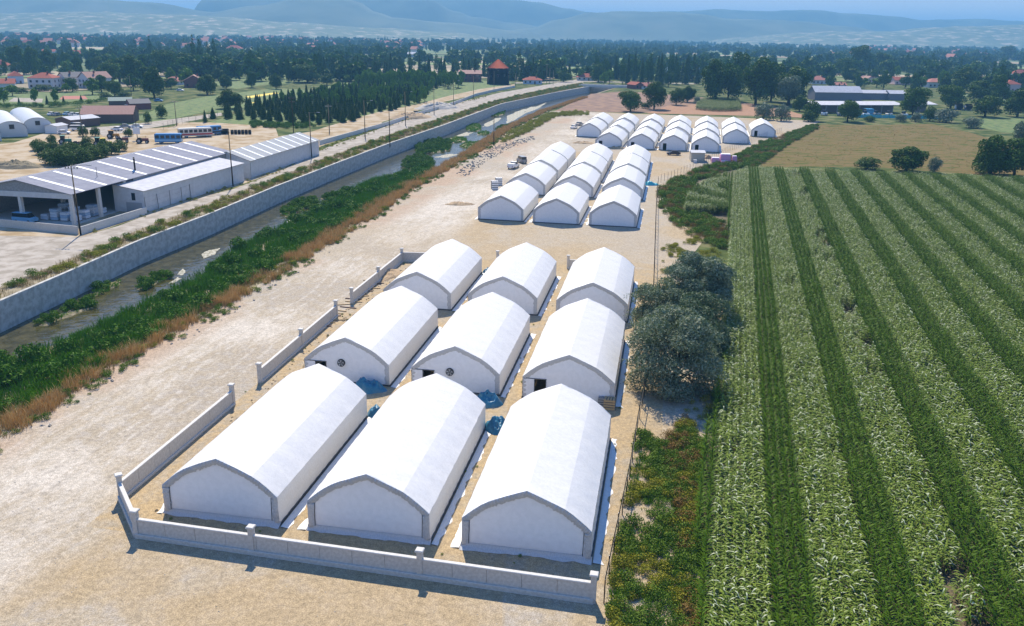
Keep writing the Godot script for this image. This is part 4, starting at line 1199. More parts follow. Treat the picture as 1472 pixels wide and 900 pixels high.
# ---------------------------------------------------------------- trees
func trees() -> void:
	near_tree(Vector3(17.38, 0, -85.25), 8.8, 10.0, 36000, "nearest big grey green willow overhanging the wire fence", 201, Color(0.07, 0.105, 0.05), Color(0.31, 0.345, 0.23))
	near_tree(Vector3(24.64, 0, -108.53), 9.2, 9.4, 32000, "dense blue green willow farthest along the maize edge", 202, Color(0.065, 0.105, 0.055), Color(0.27, 0.32, 0.22))
	near_tree(Vector3(18.54, 0, -104.31), 6.6, 6.8, 18000, "smaller grey willow standing nearest the tents", 203, Color(0.075, 0.11, 0.05), Color(0.31, 0.34, 0.21))
	near_tree(Vector3(22.37, 0, -95.96), 7.4, 7.0, 18000, "dark willow squeezed between its neighbours and the maize", 204, Color(0.055, 0.09, 0.04), Color(0.17, 0.22, 0.12))
	rng.seed = 71
	var list := [
		["roundbig", 56.88, -436.85, 9.68, 10.32, "dark round tree in the ploughed field left of the lone twisted tree"],
		["roundbig", 70.85, -451.8, 13.42, 10.67, "twisted tree with a bare trunk in the ploughed field"],
		["bush", 67.08, -455.34, 3.14, 5.02, "small bush at the foot of the twisted field tree"],
		["roundbig", 87.55, -482.02, 8.81, 8.33, "leafy tree left of the small maize patch"],
		["roundbig", 97.75, -503.99, 8.82, 8.7, "tree right behind the small maize patch corner"],
		["greybush", 101.42, -494.6, 4.15, 4.66, "pale grey shrub by the small maize patch"],
		["roundbig", 115.55, -513.01, 22.8, 16.1, "tall dark tree behind the small maize patch"],
		["roundbig", 124.49, -520.31, 20.8, 13.88, "tall dark tree beside another behind the maize patch"],
		["roundbig", 148.88, -600.84, 25.65, 16.92, "tree crown rising highest behind the dark pair"],
		["roundbig", 134.54, -496.46, 24.69, 18.71, "broad dark tree at the right of the dark group"],
		["roundbig", 149.8, -520.32, 21.96, 13.88, "dark tree between the dark group and grey willow"],
		["roundbig", 154.48, -500.55, 20.05, 19.65, "big dark tree behind the grey willow"],
		["willow", 149.02, -484.91, 16.91, 16, "large grey green willow beside the farm sheds"],
		["roundbig", 145.68, -453.43, 7.98, 7.85, "round green tree before the farm sheds"],
		["bush", 134.43, -400.15, 9.53, 8.21, "dark shrub tree at the hedge end by the sheds"],
		["bush", 132, -396.52, 5.2, 6.26, "low dark shrub at the end of the hedge"],
		["greybush", 113.46, -403.22, 7.75, 8.28, "grey shrub behind the right end tents, left one"],
		["greybush", 120.15, -397.78, 7.65, 7.54, "grey shrub behind the right end tents, right one"],
		["roundbig", 150.66, -399.6, 9.52, 9.47, "round dark tree standing alone before the sheds"],
		["bush", 161.45, -401.38, 2.79, 5.39, "low bush before the farm sheds"],
		["roundbig", 199.41, -443.28, 13.19, 11.87, "tall dark tree in front of the shed end"],
		["greybush", 176.44, -403.85, 3.74, 4.78, "small grey bush, left of a pair before the sheds"],
		["greybush", 184.01, -405.1, 4.38, 5.12, "small grey bush, right of a pair before the sheds"],
		["bush", 192.55, -409.81, 6.94, 5.82, "dark upright bush at the sheds' right end"],
		["greybush", 197.6, -404.08, 6.54, 10.21, "broad grey green bush by the mown field corner"],
		["roundbig", 240.05, -488.83, 12.64, 13.06, "reddish green tree behind the broad grey bush"],
		["roundbig", 319.5, -635.19, 17.67, 17.87, "big round dark tree behind the farm"],
		["roundbig", 232.89, -437.8, 10.06, 13.79, "dark bushy tree by the bright green field"],
		["roundbig", 282.74, -537.53, 13.04, 18.54, "tall tree behind the bright green field"],
		["roundbig", 286.77, -527.66, 16.77, 12.41, "tree beside the pink house on the right"],
		["roundbig", 250.44, -440.86, 13.47, 13.89, "dark tree at the right edge above the green field"],
		["greybush", 196.82, -379.62, 4.7, 7.81, "shrub at the corner of the bright green field"],
		["willow", 162.72, -280.34, 13.16, 8.96, "greyish tree at the right edge of the mown field"],
		["roundbig", 135.24, -245.79, 10.52, 9.88, "large dark tree at the right end of the maize"],
		["roundbig", 140.9, -243.85, 10.06, 10.19, "largest dark tree at the right edge by the maize"],
		["bush", 133.71, -244.36, 5.65, 7.86, "dark shrub filling the foot of the right trees"],
		["bush", 102.27, -251.45, 3.61, 6.86, "low dark bush at the far edge of the maize"],
		["roundbig", 111.74, -247.18, 7.07, 10.72, "round dark tree at the far edge of the maize"],
		["greybush", 119.67, -246.72, 4.53, 3.96, "small silvery shrub at the far edge of the maize"],
		["roundbig", -194.39, -476.61, 15.5, 11.99, "tall full green tree behind the brown barn"],
		["light", -233.68, -489.31, 8.91, 8.46, "bright round tree before the white gabled houses"],
		["roundbig", -175, -503.24, 11.05, 11.85, "dark round tree before the brick house"],
		["roundbig", -134.83, -416.24, 8.6, 12.47, "spreading tree in the meadow behind the buses"],
		["conifer", -124.08, -351.47, 4.63, 2.23, "single small conifer beside the lane"],
		["roundbig", -180.26, -552.94, 8.78, 8.66, "dark tree at the edge of the bright lawn"],
		["roundbig", -169.28, -570.24, 9.9, 7.14, "dark tree in the bright lawn"],
		["roundbig", -148.1, -633.3, 12.84, 15.83, "very dark round tree right of the lawn"],
		["roundbig", -151.08, -560.55, 9.32, 8.34, "dark tree beside the blue roofed hut"],
		["poplar", -171.83, -654.22, 14.71, 4.09, "thin tall tree behind the lawn, left of two"],
		["poplar", -162.67, -638.1, 16.26, 4.49, "thin tall tree behind the lawn, right of two"],
		["poplar", -285.88, -795.65, 28.32, 4.95, "leftmost of four tall poplars"],
		["poplar", -280.97, -797.58, 27.21, 5.59, "second of four tall poplars"],
		["poplar", -265.1, -774.5, 23.6, 5.43, "third of four tall poplars"],
		["poplar", -260.81, -776.12, 26.51, 5.44, "rightmost of four tall poplars"],
		["poplar", -388.45, -953.26, 25.39, 6.66, "lone poplar above the long white roof"],
		["roundbig", -269.84, -606.18, 15.46, 16.12, "dense dark tree left of the tall green tree"],
		["roundbig", -263.75, -574.79, 13.83, 12.6, "dark tree behind the dark roofed gable house"],
		["roundbig", -255.82, -593.23, 17.79, 14.85, "dark tree group behind the tall green tree"],
		["roundbig", -265.31, -709.62, 16.96, 19.92, "big tree behind the pink roofed house"],
		["roundbig", -268.23, -685.61, 19.45, 17.12, "tall tree left behind the pink roofed house"],
		["light", -223.39, -555.76, 7.56, 6.97, "light tree beside the tall green tree"],
		["roundbig", -365.71, -674.79, 20.14, 12.64, "dark tree behind the red hipped house"],
		["roundbig", -396.1, -711.97, 20.16, 14.43, "dark tree behind the left red roofed house"],
		["roundbig", -365.68, -698.21, 17.72, 13.07, "dark tree right behind the red hipped house"],
		["light", -229.41, -421.86, 7.42, 3.99, "small bright tree in the playground, left one"],
		["light", -220.68, -423.65, 7.13, 3.67, "small bright tree in the playground, right one"],
		["conifer", -232.21, -413.01, 3.49, 1.95, "little conifer at the playground edge, first from left"],
		["conifer", -224.3, -422.91, 3.89, 2, "little conifer at the playground edge, second from left"],
		["conifer", -217.04, -424.4, 3.58, 2.01, "little conifer at the playground edge, third from left"],
		["conifer", -215.17, -437.92, 3.35, 2.07, "little conifer at the playground edge, fourth from left"],
		["light", -242.83, -419.11, 7.69, 5.95, "bright tree at the left edge of the playground"],
		["bush", -272.33, -509.54, 3.87, 9.6, "hedge bush before the red hipped house"],
		["bush", -274.21, -491.03, 3.36, 8.48, "hedge bush before the left red roofed house"],
		["light", -254.12, -501.84, 4.96, 5.52, "bright garden tree before the dark roofed house"],
		["roundbig", -253.96, -507.95, 7.7, 6.38, "dark garden tree between the two gabled white houses"],
		["roundbig", -238.92, -511.68, 9.3, 8.03, "tree right of the brown roofed white house"],
		["bush", -259.02, -500.63, 3.43, 6.29, "shrub before the gap of the white houses"],
		["light", -267.39, -470.43, 5.73, 6.66, "bright tree at the left of the playground court"],
		["roundbig", -218.09, -481.88, 8.05, 8.33, "dark tree left of the tall green tree"],
		["bush", -213.97, -461.94, 3.53, 6.54, "low shrub by the tall green tree"],
		["bush", -205.35, -463.85, 4.25, 7.3, "dense shrub at the foot of the tall green tree"],
		["roundbig", -211.39, -544.82, 6.6, 7.68, "dark tree at the left gable of the pink roofed house"],
		["roundbig", -214.06, -641.27, 8.68, 11.02, "dark tree left of the white roofed lawn shed"],
		["roundbig", -211.14, -682.62, 10.24, 10.65, "dark tree behind the bright lawn, left one"],
		["roundbig", -202.25, -707.77, 10.61, 12.14, "dark tree behind the bright lawn, right one"],
		["roundbig", -129.9, -612.52, 7.39, 8.62, "dark bush like tree left of the white roofed hut"],
		["light", -122.51, -650.05, 4.9, 7.11, "light tree right of the white roofed hut"],
		["light", -109.87, -635.5, 5.27, 7.94, "light round tree before the spruce row"],
		["light", -96.7, -630.47, 5.23, 7.88, "light round tree before the spruce row, farther right"],
		["roundbig", 65.31, -705.99, 13.76, 11.01, "tree left of the dark conifers by the bridge"],
		["light", 66.03, -667.74, 9.05, 7.3, "light tree beside the bridge"],
		["light", 71.3, -678.47, 10.71, 7.41, "bright green tree beside the bridge"],
		["roundbig", 11.96, -833.67, 9.97, 9.08, "round dark tree behind the pink kiosk"],
		["roundbig", 9, -742.59, 7.8, 5.21, "small dark tree beside the pink kiosk"],
		["roundbig", 19.8, -757.77, 13.61, 9.44, "dark tree right of the pink kiosk"],
		["conifer", 30.64, -812.28, 14.56, 6.32, "dark conifer by the power poles"],
		["roundbig", 386.18, -1002.49, 28.25, 28.01, "large dark tree in the far village"],
		["roundbig", 408.1, -1010.64, 21.03, 20.39, "dark tree right of the large village tree"],
		["roundbig", 312.05, -852.88, 17.82, 15.92, "bushy tree in the far village"],
		["roundbig", 293.23, -773.86, 11.03, 20.49, "green tree behind the farm barn"],
		["light", 272.36, -697.39, 6.83, 9.79, "light green tree behind the barn roof"],
		["light", 279.32, -690.24, 7.28, 9.69, "light green bushy tree behind the barn roof, right one"],
		["roundbig", 437.06, -953.26, 13.51, 13.32, "dark round tree by far fields, left of two"],
		["roundbig", 437.53, -922.62, 16.51, 12.9, "dark round tree by far fields, right of two"],
		["roundbig", 984.2, -1800.26, 26.56, 33.36, "tall tree at the upper right"],
		["light", 344.15, -707.58, 5.34, 8.83, "bright shrub tree before the right village"],
		["bush", 337.59, -610.85, 4.63, 8.6, "trimmed green bush beside the pink house"],
		["roundbig", 829.27, -1630.95, 19.29, 30.24, "round dark tree on the far right plain"]]
	for t in list:
		var small: bool = t[0] in ["bush", "greybush"]
		var wide: float = 1.22 if t[0] in ["roundbig", "light", "willow"] else 1.1
		tree(t[0], Vector3(t[1], 0, t[2]), t[3] * 1.04, t[4] * wide, t[5], "", "bush" if small else ("poplar_tree" if t[0] == "poplar" else ("conifer_tree" if t[0] == "conifer" else "broadleaf_tree")), "bush" if small else "tree")
	# nursery: young conifers in rows
	var nur := pv([-126.5, -362.71, -108.7, -365.72, -87.96, -346.25, -67.62, -355, -65.29, -392.5, -59.16, -415.17, -50.79, -458.47, -39.27, -495.41, -22.11, -552.25, -25.04, -625.01, -73.34, -664.7, -92.97, -590.65, -112.7, -530.25, -123.86, -461.95, -126.41, -410.1])
	var rows := 0
	rng.seed = 81
	for i in 60:
		for j in 60:
			var q := Vector2(-190 + i * 5.2 + (j % 2) * 2.0 + rng.randf_range(-0.9, 0.9), -330 - j * 7.5 + rng.randf_range(-1.2, 1.2))
			if rows < 430 and Geometry2D.is_point_in_polygon(q, nur):
				rows += 1
				var lite := q.y < -430.0 and rng.randf() < 0.5
				tree("light" if lite else "conifer", Vector3(q.x, 0, q.y), rng.randf_range(4.2, 7.2), rng.randf_range(3.0, 4.6), "light green young tree in the roadside nursery" if lite else "dark green young conifer in the roadside nursery", "young light trees of the nursery" if lite else "young conifers of the nursery", "nursery_tree" if lite else "nursery_conifer")
	# plantation of slim light trees
	for i in 90:
		var q := Vector2(rng.randf_range(-105, -38), -rng.randf_range(585, 640))
		tree("light", Vector3(q.x, 0, q.y), rng.randf_range(8.5, 11.5), rng.randf_range(4.5, 6.5), "slim light green tree in the young plantation", "young plantation trees", "plantation_tree")
	# dark conifers along the old road
	for i in 46:
		var x := -190.0 + i * 5.2 + rng.randf_range(-2, 2)
		tree("conifer", Vector3(x, 0, -rng.randf_range(700, 760)), rng.randf_range(9, 19), rng.randf_range(5, 8), "dark spruce in the long row left of the red roofed tower", "spruces in the row beyond the plantation", "spruce_tree")
	for i in 34:
		var x := 66.0 + i * 3.0 + rng.randf_range(-3, 3)
		tree("conifer" if rng.randf() < 0.5 else "poplar", Vector3(x, 0, -rng.randf_range(660, 790)), rng.randf_range(14, 23), rng.randf_range(5, 8), "dark conifer in the grove beyond the bridge", "conifers in the grove beyond the bridge", "grove_tree")
	# trees of the plain that can still be told apart
	var made := 0
	var tries := 0
	while made < 290 and tries < 6000:
		tries += 1
		var z := rng.randf_range(480, 1050)
		var x := z * rng.randf_range(-0.66, 0.72)
		if absf(x - (z * 0.1)) < 60.0 and z < 640.0: continue
		if fnoise.get_noise_2d(x * 0.05 + 40.0, z * 0.16) < -0.02: continue
		if x > -220.0 and x < 60.0 and z < 690.0: continue
		if x > 40.0 and x < 330.0 and z < 640.0: continue
		if x < -90.0 and x > -330.0 and z < 590.0: continue
		made += 1
		var k: String = ["round", "round", "round", "light", "poplar"][rng.randi() % 5]
		tree(k, Vector3(x, 0, -z), rng.randf_range(8, 15) * (1.4 if k == "poplar" else 1.0), rng.randf_range(7, 13) * (0.4 if k == "poplar" else 1.0), "tree of the hazy wooded plain before the hills", "scattered trees of the wooded plain", "plain_tree")
	# gardens of the left village
	var vil := pv([-229.52, -490.3, -196.33, -465.86, -212.03, -531.19, -200.6, -534.1, -229.52, -666.15, -182.81, -805.61, -267.03, -1180.9, -396.64, -1243.47, -530.71, -1157.08, -577.32, -1002.79, -453.17, -744.14, -366.19, -632.16, -340.86, -640.4, -279.03, -603.44])
	rng.seed = 83
	for i in 460:
		var q := Vector2(rng.randf_range(-640, -150), -rng.randf_range(500, 1250))
		if not Geometry2D.is_point_in_polygon(q, vil): continue
		tree(["round", "roundbig", "roundbig", "light"][rng.randi() % 4], Vector3(q.x, 0, q.y), rng.randf_range(8, 15), rng.randf_range(8, 14), "garden tree among the houses of the left village", "garden trees of the left village", "garden_tree")
	# farther belts that read as one mass
	var far: Array[Transform3D] = []; var far2: Array[Transform3D] = []; var far3: Array[Transform3D] = []
	for i in 15000:
		var z := 640.0 + 3700.0 * pow(rng.randf(), 1.35)
		var x := z * rng.randf_range(-0.75, 0.85)
		if fnoise.get_noise_2d(x * 0.03 + 40.0, z * 0.09) < (0.24 if z < 1500.0 else 0.02): continue
		if z < 720.0 and absf(x - z * 0.03) < 130.0: continue
		if z < 900.0 and rng.randf() < 0.45: continue
		var s := rng.randf_range(9, 17)
		var b := Basis(Vector3.UP, rng.randf() * TAU).scaled(Vector3(s * rng.randf_range(0.8, 1.3), s, s))
		var k := rng.randf()
		if k < 0.55: far.append(Transform3D(b, Vector3(x, 0, -z)))
		elif k < 0.88: far2.append(Transform3D(b, Vector3(x, 0, -z)))
		else: far3.append(Transform3D(Basis.from_scale(Vector3(s * 0.4, s * 1.35, s * 0.4)), Vector3(x, 0, -z)))
	multi("far_wood", "belts of dark trees fading into the haze", far, protos["far0"][0], M.leaf)
	multi("far_wood", "belts of green trees fading into the haze", far2, protos["far1"][0], M.leaf)
	multi("far_wood", "poplar rows fading into the haze", far3, protos["poplar0"][0], M.leaf)

# ---------------------------------------------------------------- poles
func lamp_pole(where: Vector3, h: float, label: String, arm: float, cross: int, group: String, m: Material, called := "lamp_pole") -> void:
	var o := thing(called, label, "pole", where, 0.0, group)
	var mb := MB.new()
	mb.tube([Vector3.ZERO, Vector3(0, h, 0)], [0.17, 0.09], 8)
	mi("shaft", mb.mesh(), m, o)
	if arm != 0.0:
		mb = MB.new()
		mb.tube([Vector3(0, h - 0.15, 0), Vector3(arm * 0.6, h + 0.05, 0), Vector3(arm, h + 0.1, 0)], [0.05, 0.045, 0.04], 6)
		mi("arm", mb.mesh(), M.steel, o)
		mb = MB.new()
		mb.cbox(Vector3(arm, h + 0.08, 0), Vector3(0.8, 0.16, 0.3), 0.06)
		mi("lamp_head", mb.mesh(), M.steel, o)
	for k in cross:
		mb = MB.new()
		mb.box(Vector3(0, 0, 0), Vector3(2.4, 0.12, 0.12))
		var c := mi("crossarm", mb.mesh(), m, o)
		c.position = Vector3(0, h - 0.6 - k * 1.3, 0)
		mb = MB.new()
		mb.tube([Vector3.ZERO, Vector3(0, 0.3, 0)], [0.09, 0.06], 6)
		for s in [-1.05, -0.5, 0.5, 1.05]:
			var q := mi("insulator", mb.mesh(), M.dark_edge, c)
			q.position = Vector3(s, 0.06, 0)

func poles() -> void:
	lamp_pole(Vector3(-78.25, 0, -152.37), 12.6, "grey concrete pole with crossarm before the open shed corner", 3.2, 1, "", M.concrete_light)
	lamp_pole(Vector3(-67.29, 0, -205.47), 13.3, "street lamp beside the annex fence", -1.8, 0, "", M.concrete_light)
	lamp_pole(Vector3(-59.85, 0, -255.9), 13.1, "street lamp at the end of the striped roof shed", 2.6, 0, "", M.concrete_light)
	lamp_pole(Vector3(-52.46, 0, -306.33), 12.9, "street lamp beside the low roadside wall, before the nursery", 2.6, 0, "", M.concrete_light)
	lamp_pole(Vector3(-43.72, 0, -350.54), 13.2, "street lamp before the beige sand heap", 2.6, 0, "", M.concrete_light)
	lamp_pole(Vector3(-36.91, 0, -401.01), 12.6, "street lamp before the pale gravel heap", 2.6, 0, "", M.concrete_light)
	lamp_pole(Vector3(-31.2, 0, -446.42), 12.8, "street lamp right after the pale gravel heap", 2.6, 0, "", M.concrete_light)
	lamp_pole(Vector3(-23.64, 0, -498.85), 12.8, "street lamp before the long brown roofed house", 2.6, 0, "", M.concrete_light)
	lamp_pole(Vector3(-13.9, 0, -570.36), 12.8, "farthest street lamp, before the red roofed tower", 2.6, 0, "", M.concrete_light)
	lamp_pole(Vector3(-80.92, 0, -319.87), 12.9, "power pole with two crossarms behind the striped roof shed", 0, 2, "", M.wood, "power_pole")
	lamp_pole(Vector3(-68.18, 0, -321.74), 10.2, "short power pole by the sandy track", 0, 1, "", M.concrete_light, "power_pole")
	lamp_pole(Vector3(-40.58, 0, -283.46), 12.4, "dark wooden pole on top of the river wall", 0, 0, "", M.wood, "power_pole")
	lamp_pole(Vector3(-7.02, 0, -292.57), 10.0, "dark wooden pole on the tent side of the river", 0, 1, "", M.wood, "power_pole")
	lamp_pole(Vector3(23.15, 0, -668.4), 14.5, "tall pylon pole by the pink kiosk, left one", 0, 1, "", M.concrete_light, "power_pole")
	lamp_pole(Vector3(27.54, 0, -656.89), 10.5, "tall pole by the pink kiosk, right one", 0, 0, "", M.concrete_light, "power_pole")
	lamp_pole(Vector3(25.28, 0, -665.32), 11.5, "pole between two others by the pink kiosk", 0, 0, "", M.concrete_light, "power_pole")
	lamp_pole(Vector3(-142.53, 0, -287.91), 11.0, "leaning pole among the tractors", 0, 1, "", M.concrete_light, "power_pole")
	lamp_pole(Vector3(-130.06, 0, -336.94), 9.6, "pole before the meadow beside the red bus", 0, 1, "", M.concrete_light, "power_pole")
	lamp_pole(Vector3(-209.81, 0, -483.8), 10.5, "pole behind the brown barn", 0, 0, "", M.concrete_light, "power_pole")
	lamp_pole(Vector3(-0.13, 0, -631.85), 9.0, "pole right of the red roofed tower", 0, 0, "", M.concrete_light, "power_pole")
	# notice board on a post
	var o := thing("notice_board", "white square board on a post in the work yard", "sign", Vector3(-125.56, 0, -290.22))
	var mb := MB.new()
	mb.tube([Vector3.ZERO, Vector3(0, 9.5, 0)], [0.12, 0.09], 6)
	mi("post", mb.mesh(), M.concrete, o)
	mb = MB.new()
	mb.box(Vector3(0, 3.2, 0.15), Vector3(2.3, 2.1, 0.08))
	mi("board", mb.mesh(), M.white, o)

# ---------------------------------------------------------------- sheds
func shed_wall(o: Node3D, wallm: Material, x0: float, z0: float, x1: float, z1: float, h: float, nm: String) -> void:
	var m := MB.new()
	m.box(Vector3((x0 + x1) / 2, h / 2, (z0 + z1) / 2), Vector3(absf(x1 - x0) + 0.12, h, absf(z1 - z0) + 0.12))
	mi(nm, m.mesh(), wallm, o)

func gable_shed(called: String, label: String, where: Vector3, yaw: float, W: float, L: float, he: float, hr: float, roofm: Material, wallm: Material, stripes: int, open_front: bool, open_right: float, cat := "shed") -> Node3D:
	# where: right front corner; runs away along -z, width to the left
	var o := thing(called, label, cat, where, -yaw)
	var mb := MB.new()
	var over := 0.35
	for s in 2:
		var xe := over if s == 0 else -W - over
		var n: int = max(1, int(L / 6.0))
		var w := (L + 2 * over) / n
		for k in n:
			mb = MB.new()
			var z0 := over - w * k
			var z1 := z0 - w + 0.02
			var a := Vector3(xe, he - 0.08, z0); var b := Vector3(-W / 2, hr, z0)
			var a1 := Vector3(xe, he - 0.08, z1); var b1 := Vector3(-W / 2, hr, z1)
			var dn := Vector3(0, -0.1, 0)
			mb.quad(a, b, b1, a1); mb.quad(a + dn, a1 + dn, b1 + dn, b + dn)
			mb.quad(a, a + dn, b + dn, b); mb.quad(a1, b1, b1 + dn, a1 + dn); mb.quad(a, a1, a1 + dn, a + dn)
			mi("roof_sheet", mb.mesh(), roofm, o)
	for k in stripes:
		var z := -L * (k + 0.5) / stripes
		for s in 2:
			mb = MB.new()
			var xe := over * 0.8 if s == 0 else -W - over * 0.8
			var lift := Vector3(0, 0.03, 0)
			var a := Vector3(xe, he - 0.07, z + 0.45) + lift; var b := Vector3(-W / 2 + (0.1 if s == 0 else -0.1), hr, z + 0.45) + lift
			mb.quad(a, b, b - Vector3(0, 0, 0.9), a - Vector3(0, 0, 0.9))
			mi("skylight", mb.mesh(), M.skylight, o)
	# walls
	shed_wall(o, wallm, -W, -L, -W, 0.0, he - 0.1, "side_wall")
	shed_wall(o, wallm, -W, -L, 0.0, -L, he - 0.1, "rear_wall")
	if open_right < L: shed_wall(o, wallm, 0.0, -L, 0.0, -open_right, he - 0.1, "side_wall")
	var gp := PackedVector2Array([Vector2(-W, he - 0.1), Vector2(0, he - 0.1), Vector2(-W / 2, hr - 0.12)])
	for z in [0.02, -L]:
		mb = MB.new()
		mb.prism(gp, z - 0.1, z)
		mi("gable", mb.mesh(), wallm, o)
	if not open_front: shed_wall(o, wallm, -W, 0.0, 0.0, 0.0, he - 0.1, "front_wall")
	else:
		mb = MB.new()
		mb.box(Vector3(-W / 2, he - 0.55, 0.06), Vector3(W + 0.5, 1.0, 0.12))
		mi("fascia", mb.mesh(), M.steel_light, o)
		mb = MB.new()
		mb.box(Vector3(0, (he - 0.1) / 2, 0), Vector3(0.55, he - 0.1, 0.75))
		var cm := mb.mesh()
		for q in [[-0.3, -0.3], [-W + 0.3, -0.3], [-W / 2, -0.3], [-0.3, -8.5], [-0.3, -17.0], [-W / 2, -12.0]]:
			var c := mi("column", cm, M.concrete_light, o)
			c.position = Vector3(q[0], 0, q[1])
	return o

func sheds() -> void:
	var o := gable_shed("open_shed", "large grey roofed shed standing open at its near corner", Vector3(-83, 0, -160), 0.169, 22.0, 63.0, 6.1, 8.3, M.roof_grey, M.steel_dark, 9, true, 20.0)
	var mb := MB.new()
	for k in 2:
		mb = MB.new()
		mb.tube([Vector3(0, 0, 0), Vector3(0, 2.6, 0)], [0.16, 0.16], 8)
		var p := mi("roof_vent", mb.mesh(), M.steel, o)
		p.position = Vector3(-2.6 - k * 0.7, 6.7 + k * 0.1, -25.0 - k)
	mb = MB.new()
	mb.tube([Vector3(0, 0, 0), Vector3(0, 2.0, 0)], [0.05, 0.05], 6)
	var aer := mi("roof_mast", mb.mesh(), M.steel, o)
	aer.position = Vector3(-4.0, 6.9, -14.0)
	# inside: concrete floor and racks of goods
	mb = MB.new()
	mb.box(Vector3(-11, 0.04, -31), Vector3(21.6, 0.08, 62))
	mi("floor_slab", mb.mesh(), M.concrete, o)
	rng.seed = 91
	for k in 14:
		var w := thing("stock_pallet", "%s stack of bagged goods under the open shed roof, number of layers %d" % [["white", "grey", "blue white"][k % 3], 2 + k % 3], "pallet", Vector3(-83, 0, -160) + Vector3(-2.2 - (k % 4) * 2.1, 0.08, -3.5 - (k / 4) * 2.6).rotated(Vector3.UP, -0.169), -0.169, "stacked goods under the open shed")
		w.set_meta("label", "stack of bagged goods on a pallet under the open shed")
		for l in 2 + k % 3:
			mb = MB.new()
			mb.cbox(Vector3(0, 0.35 + l * 0.55, 0), Vector3(1.5 + rng.randf_range(-0.08, 0.08), 0.5, 1.5), 0.1)
			mi("bag_layer", mb.mesh(), [M.bag, M.bag, M.bag_blue][(k + l) % 3], w)
		mb = MB.new()
		mb.box(Vector3(0, 0.06, 0), Vector3(1.6, 0.12, 1.6))
		mi("pallet", mb.mesh(), M.wood, w)
	# annex
	o = thing("annex", "long pale steel annex with lean-to roof beside the open shed", "shed", Vector3(-75, 0, -173), -0.2)
	mb = MB.new()
	mb.prism(PackedVector2Array([Vector2(-6.8, 0), Vector2(0, 0), Vector2(0, 4.4), Vector2(-6.8, 5.4)]), -41.0, 0.0)
	mi("wall", mb.mesh(), M.steel_light, o)
	for k in 7:
		mb = MB.new()
		var z0 := 0.2 - k * 5.92
		mb.quad(Vector3(0.3, 4.48, z0), Vector3(-6.9, 5.55, z0), Vector3(-6.9, 5.55, z0 - 5.9), Vector3(0.3, 4.48, z0 - 5.9))
		mb.quad(Vector3(0.3, 4.40, z0), Vector3(0.3, 4.48, z0), Vector3(0.3, 4.48, z0 - 5.9), Vector3(0.3, 4.40, z0 - 5.9))
		mi("roof_sheet", mb.mesh(), M.roof_white, o)
	mb = MB.new()
	mb.box(Vector3(-2.3, 3.2, 0.03), Vector3(0.8, 1.5, 0.06))
	mi("window", mb.mesh(), M.glass_dark, o)
	mb = MB.new()
	mb.box(Vector3(-2.3, 1.0, 0.04), Vector3(3.6, 2.0, 0.08))
	mi("door", mb.mesh(), M.steel, o)
	gable_shed("striped_shed", "white walled shed with pale roof and translucent stripes", Vector3(-66.6, 0, -218), 0.159, 12.0, 46.0, 4.4, 6.5, M.roof_pale, M.steel_light, 9, false, 0.0)
	# polytunnels at the left edge
	for k in 3:
		var base: Vector3 = [Vector3(-169.18, 0, -294.17), Vector3(-167.36, 0, -307.21), Vector3(-170.25, 0, -280.36)][k]
		var t := thing("polytunnel", ["polytunnel greenhouse with arched front, middle of three", "polytunnel greenhouse next to the white hut", "polytunnel greenhouse cut by the left picture edge"][k], "greenhouse", base, 0.60, "polytunnels in the left yard")
		var rows := []
		for i in 13:
			var row := []
			for j in 13:
				var a := PI * j / 12.0
				row.append(Vector3(-cos(a) * 4.4, 2.6 + sin(a) * 2.6, -i * 4.0))
			rows.append(row)
		mb = MB.new()
		mb.grid(rows)
		mi("film_roof", mb.mesh(), M.film, t)
		var op := PackedVector2Array()
		for j in 13: op.append(Vector2(-cos(PI * j / 12.0) * 4.38, 2.6 + sin(PI * j / 12.0) * 2.58))
		op.append(Vector2(4.38, 0)); op.append(Vector2(-4.38, 0))
		mb = MB.new()
		mb.prism(op, -0.05, 0.0)
		mi("front_wall", mb.mesh(), M.film, t)
		for s in [-1, 1]:
			mb = MB.new()
			mb.box(Vector3(s * 4.4, 1.3, -24), Vector3(0.06, 2.6, 48))
			mi("side_wall", mb.mesh(), M.film, t)
		mb = MB.new()
		mb.box(Vector3(0, 3.4, 0.05), Vector3(1.5, 1.5, 0.08))
		mi("vent", mb.mesh(), M.glass_dark, t)
		mb = MB.new()
		for j in 13:
			var a := PI * j / 12.0
			if j < 12:
				var a2 := PI * (j + 1) / 12.0
				mb.tube([Vector3(-cos(a) * 4.45, 2.6 + sin(a) * 2.65, 0.05), Vector3(-cos(a2) * 4.45, 2.6 + sin(a2) * 2.65, 0.05)], [0.06, 0.06], 4, false)
		mi("arch_frame", mb.mesh(), M.steel, t)
	# a row of low lean-to sheds and barn
	gable_shed("brown_barn", "wooden barn with pinkish brown roof", Vector3(-168.85, 0, -341.4), 1.35, 12.0, 19.0, 3.4, 6.2, M.roof_brown, M.timber, 0, false, 0.0, "barn")
	gable_shed("white_hut", "small white hut beside the polytunnels", Vector3(-160.4, 0, -306.02), 0.15, 4.5, 6.0, 2.6, 3.2, M.roof_white, M.white, 0, false, 0.0, "hut")
	gable_shed("brown_shed", "low brown shed with white roof behind the white hut", Vector3(-164.12, 0, -324.05), 0.5, 9.0, 12.0, 3.0, 3.9, M.roof_white, M.timber, 0, false, 0.0)
	gable_shed("red_hut", "small dark red hut with grey roof beyond the barn", Vector3(-174.91, 0, -400.88), 0.9, 7.0, 9.0, 2.8, 4.6, M.roof_dark, M.redwall, 0, false, 0.0, "hut")
	gable_shed("green_roof_hut", "low hut with grey green roof behind the barn", Vector3(-191.97, 0, -417.01), 1.2, 7.0, 10.0, 2.6, 4.0, M.roof_green, M.timber, 0, false, 0.0, "hut")
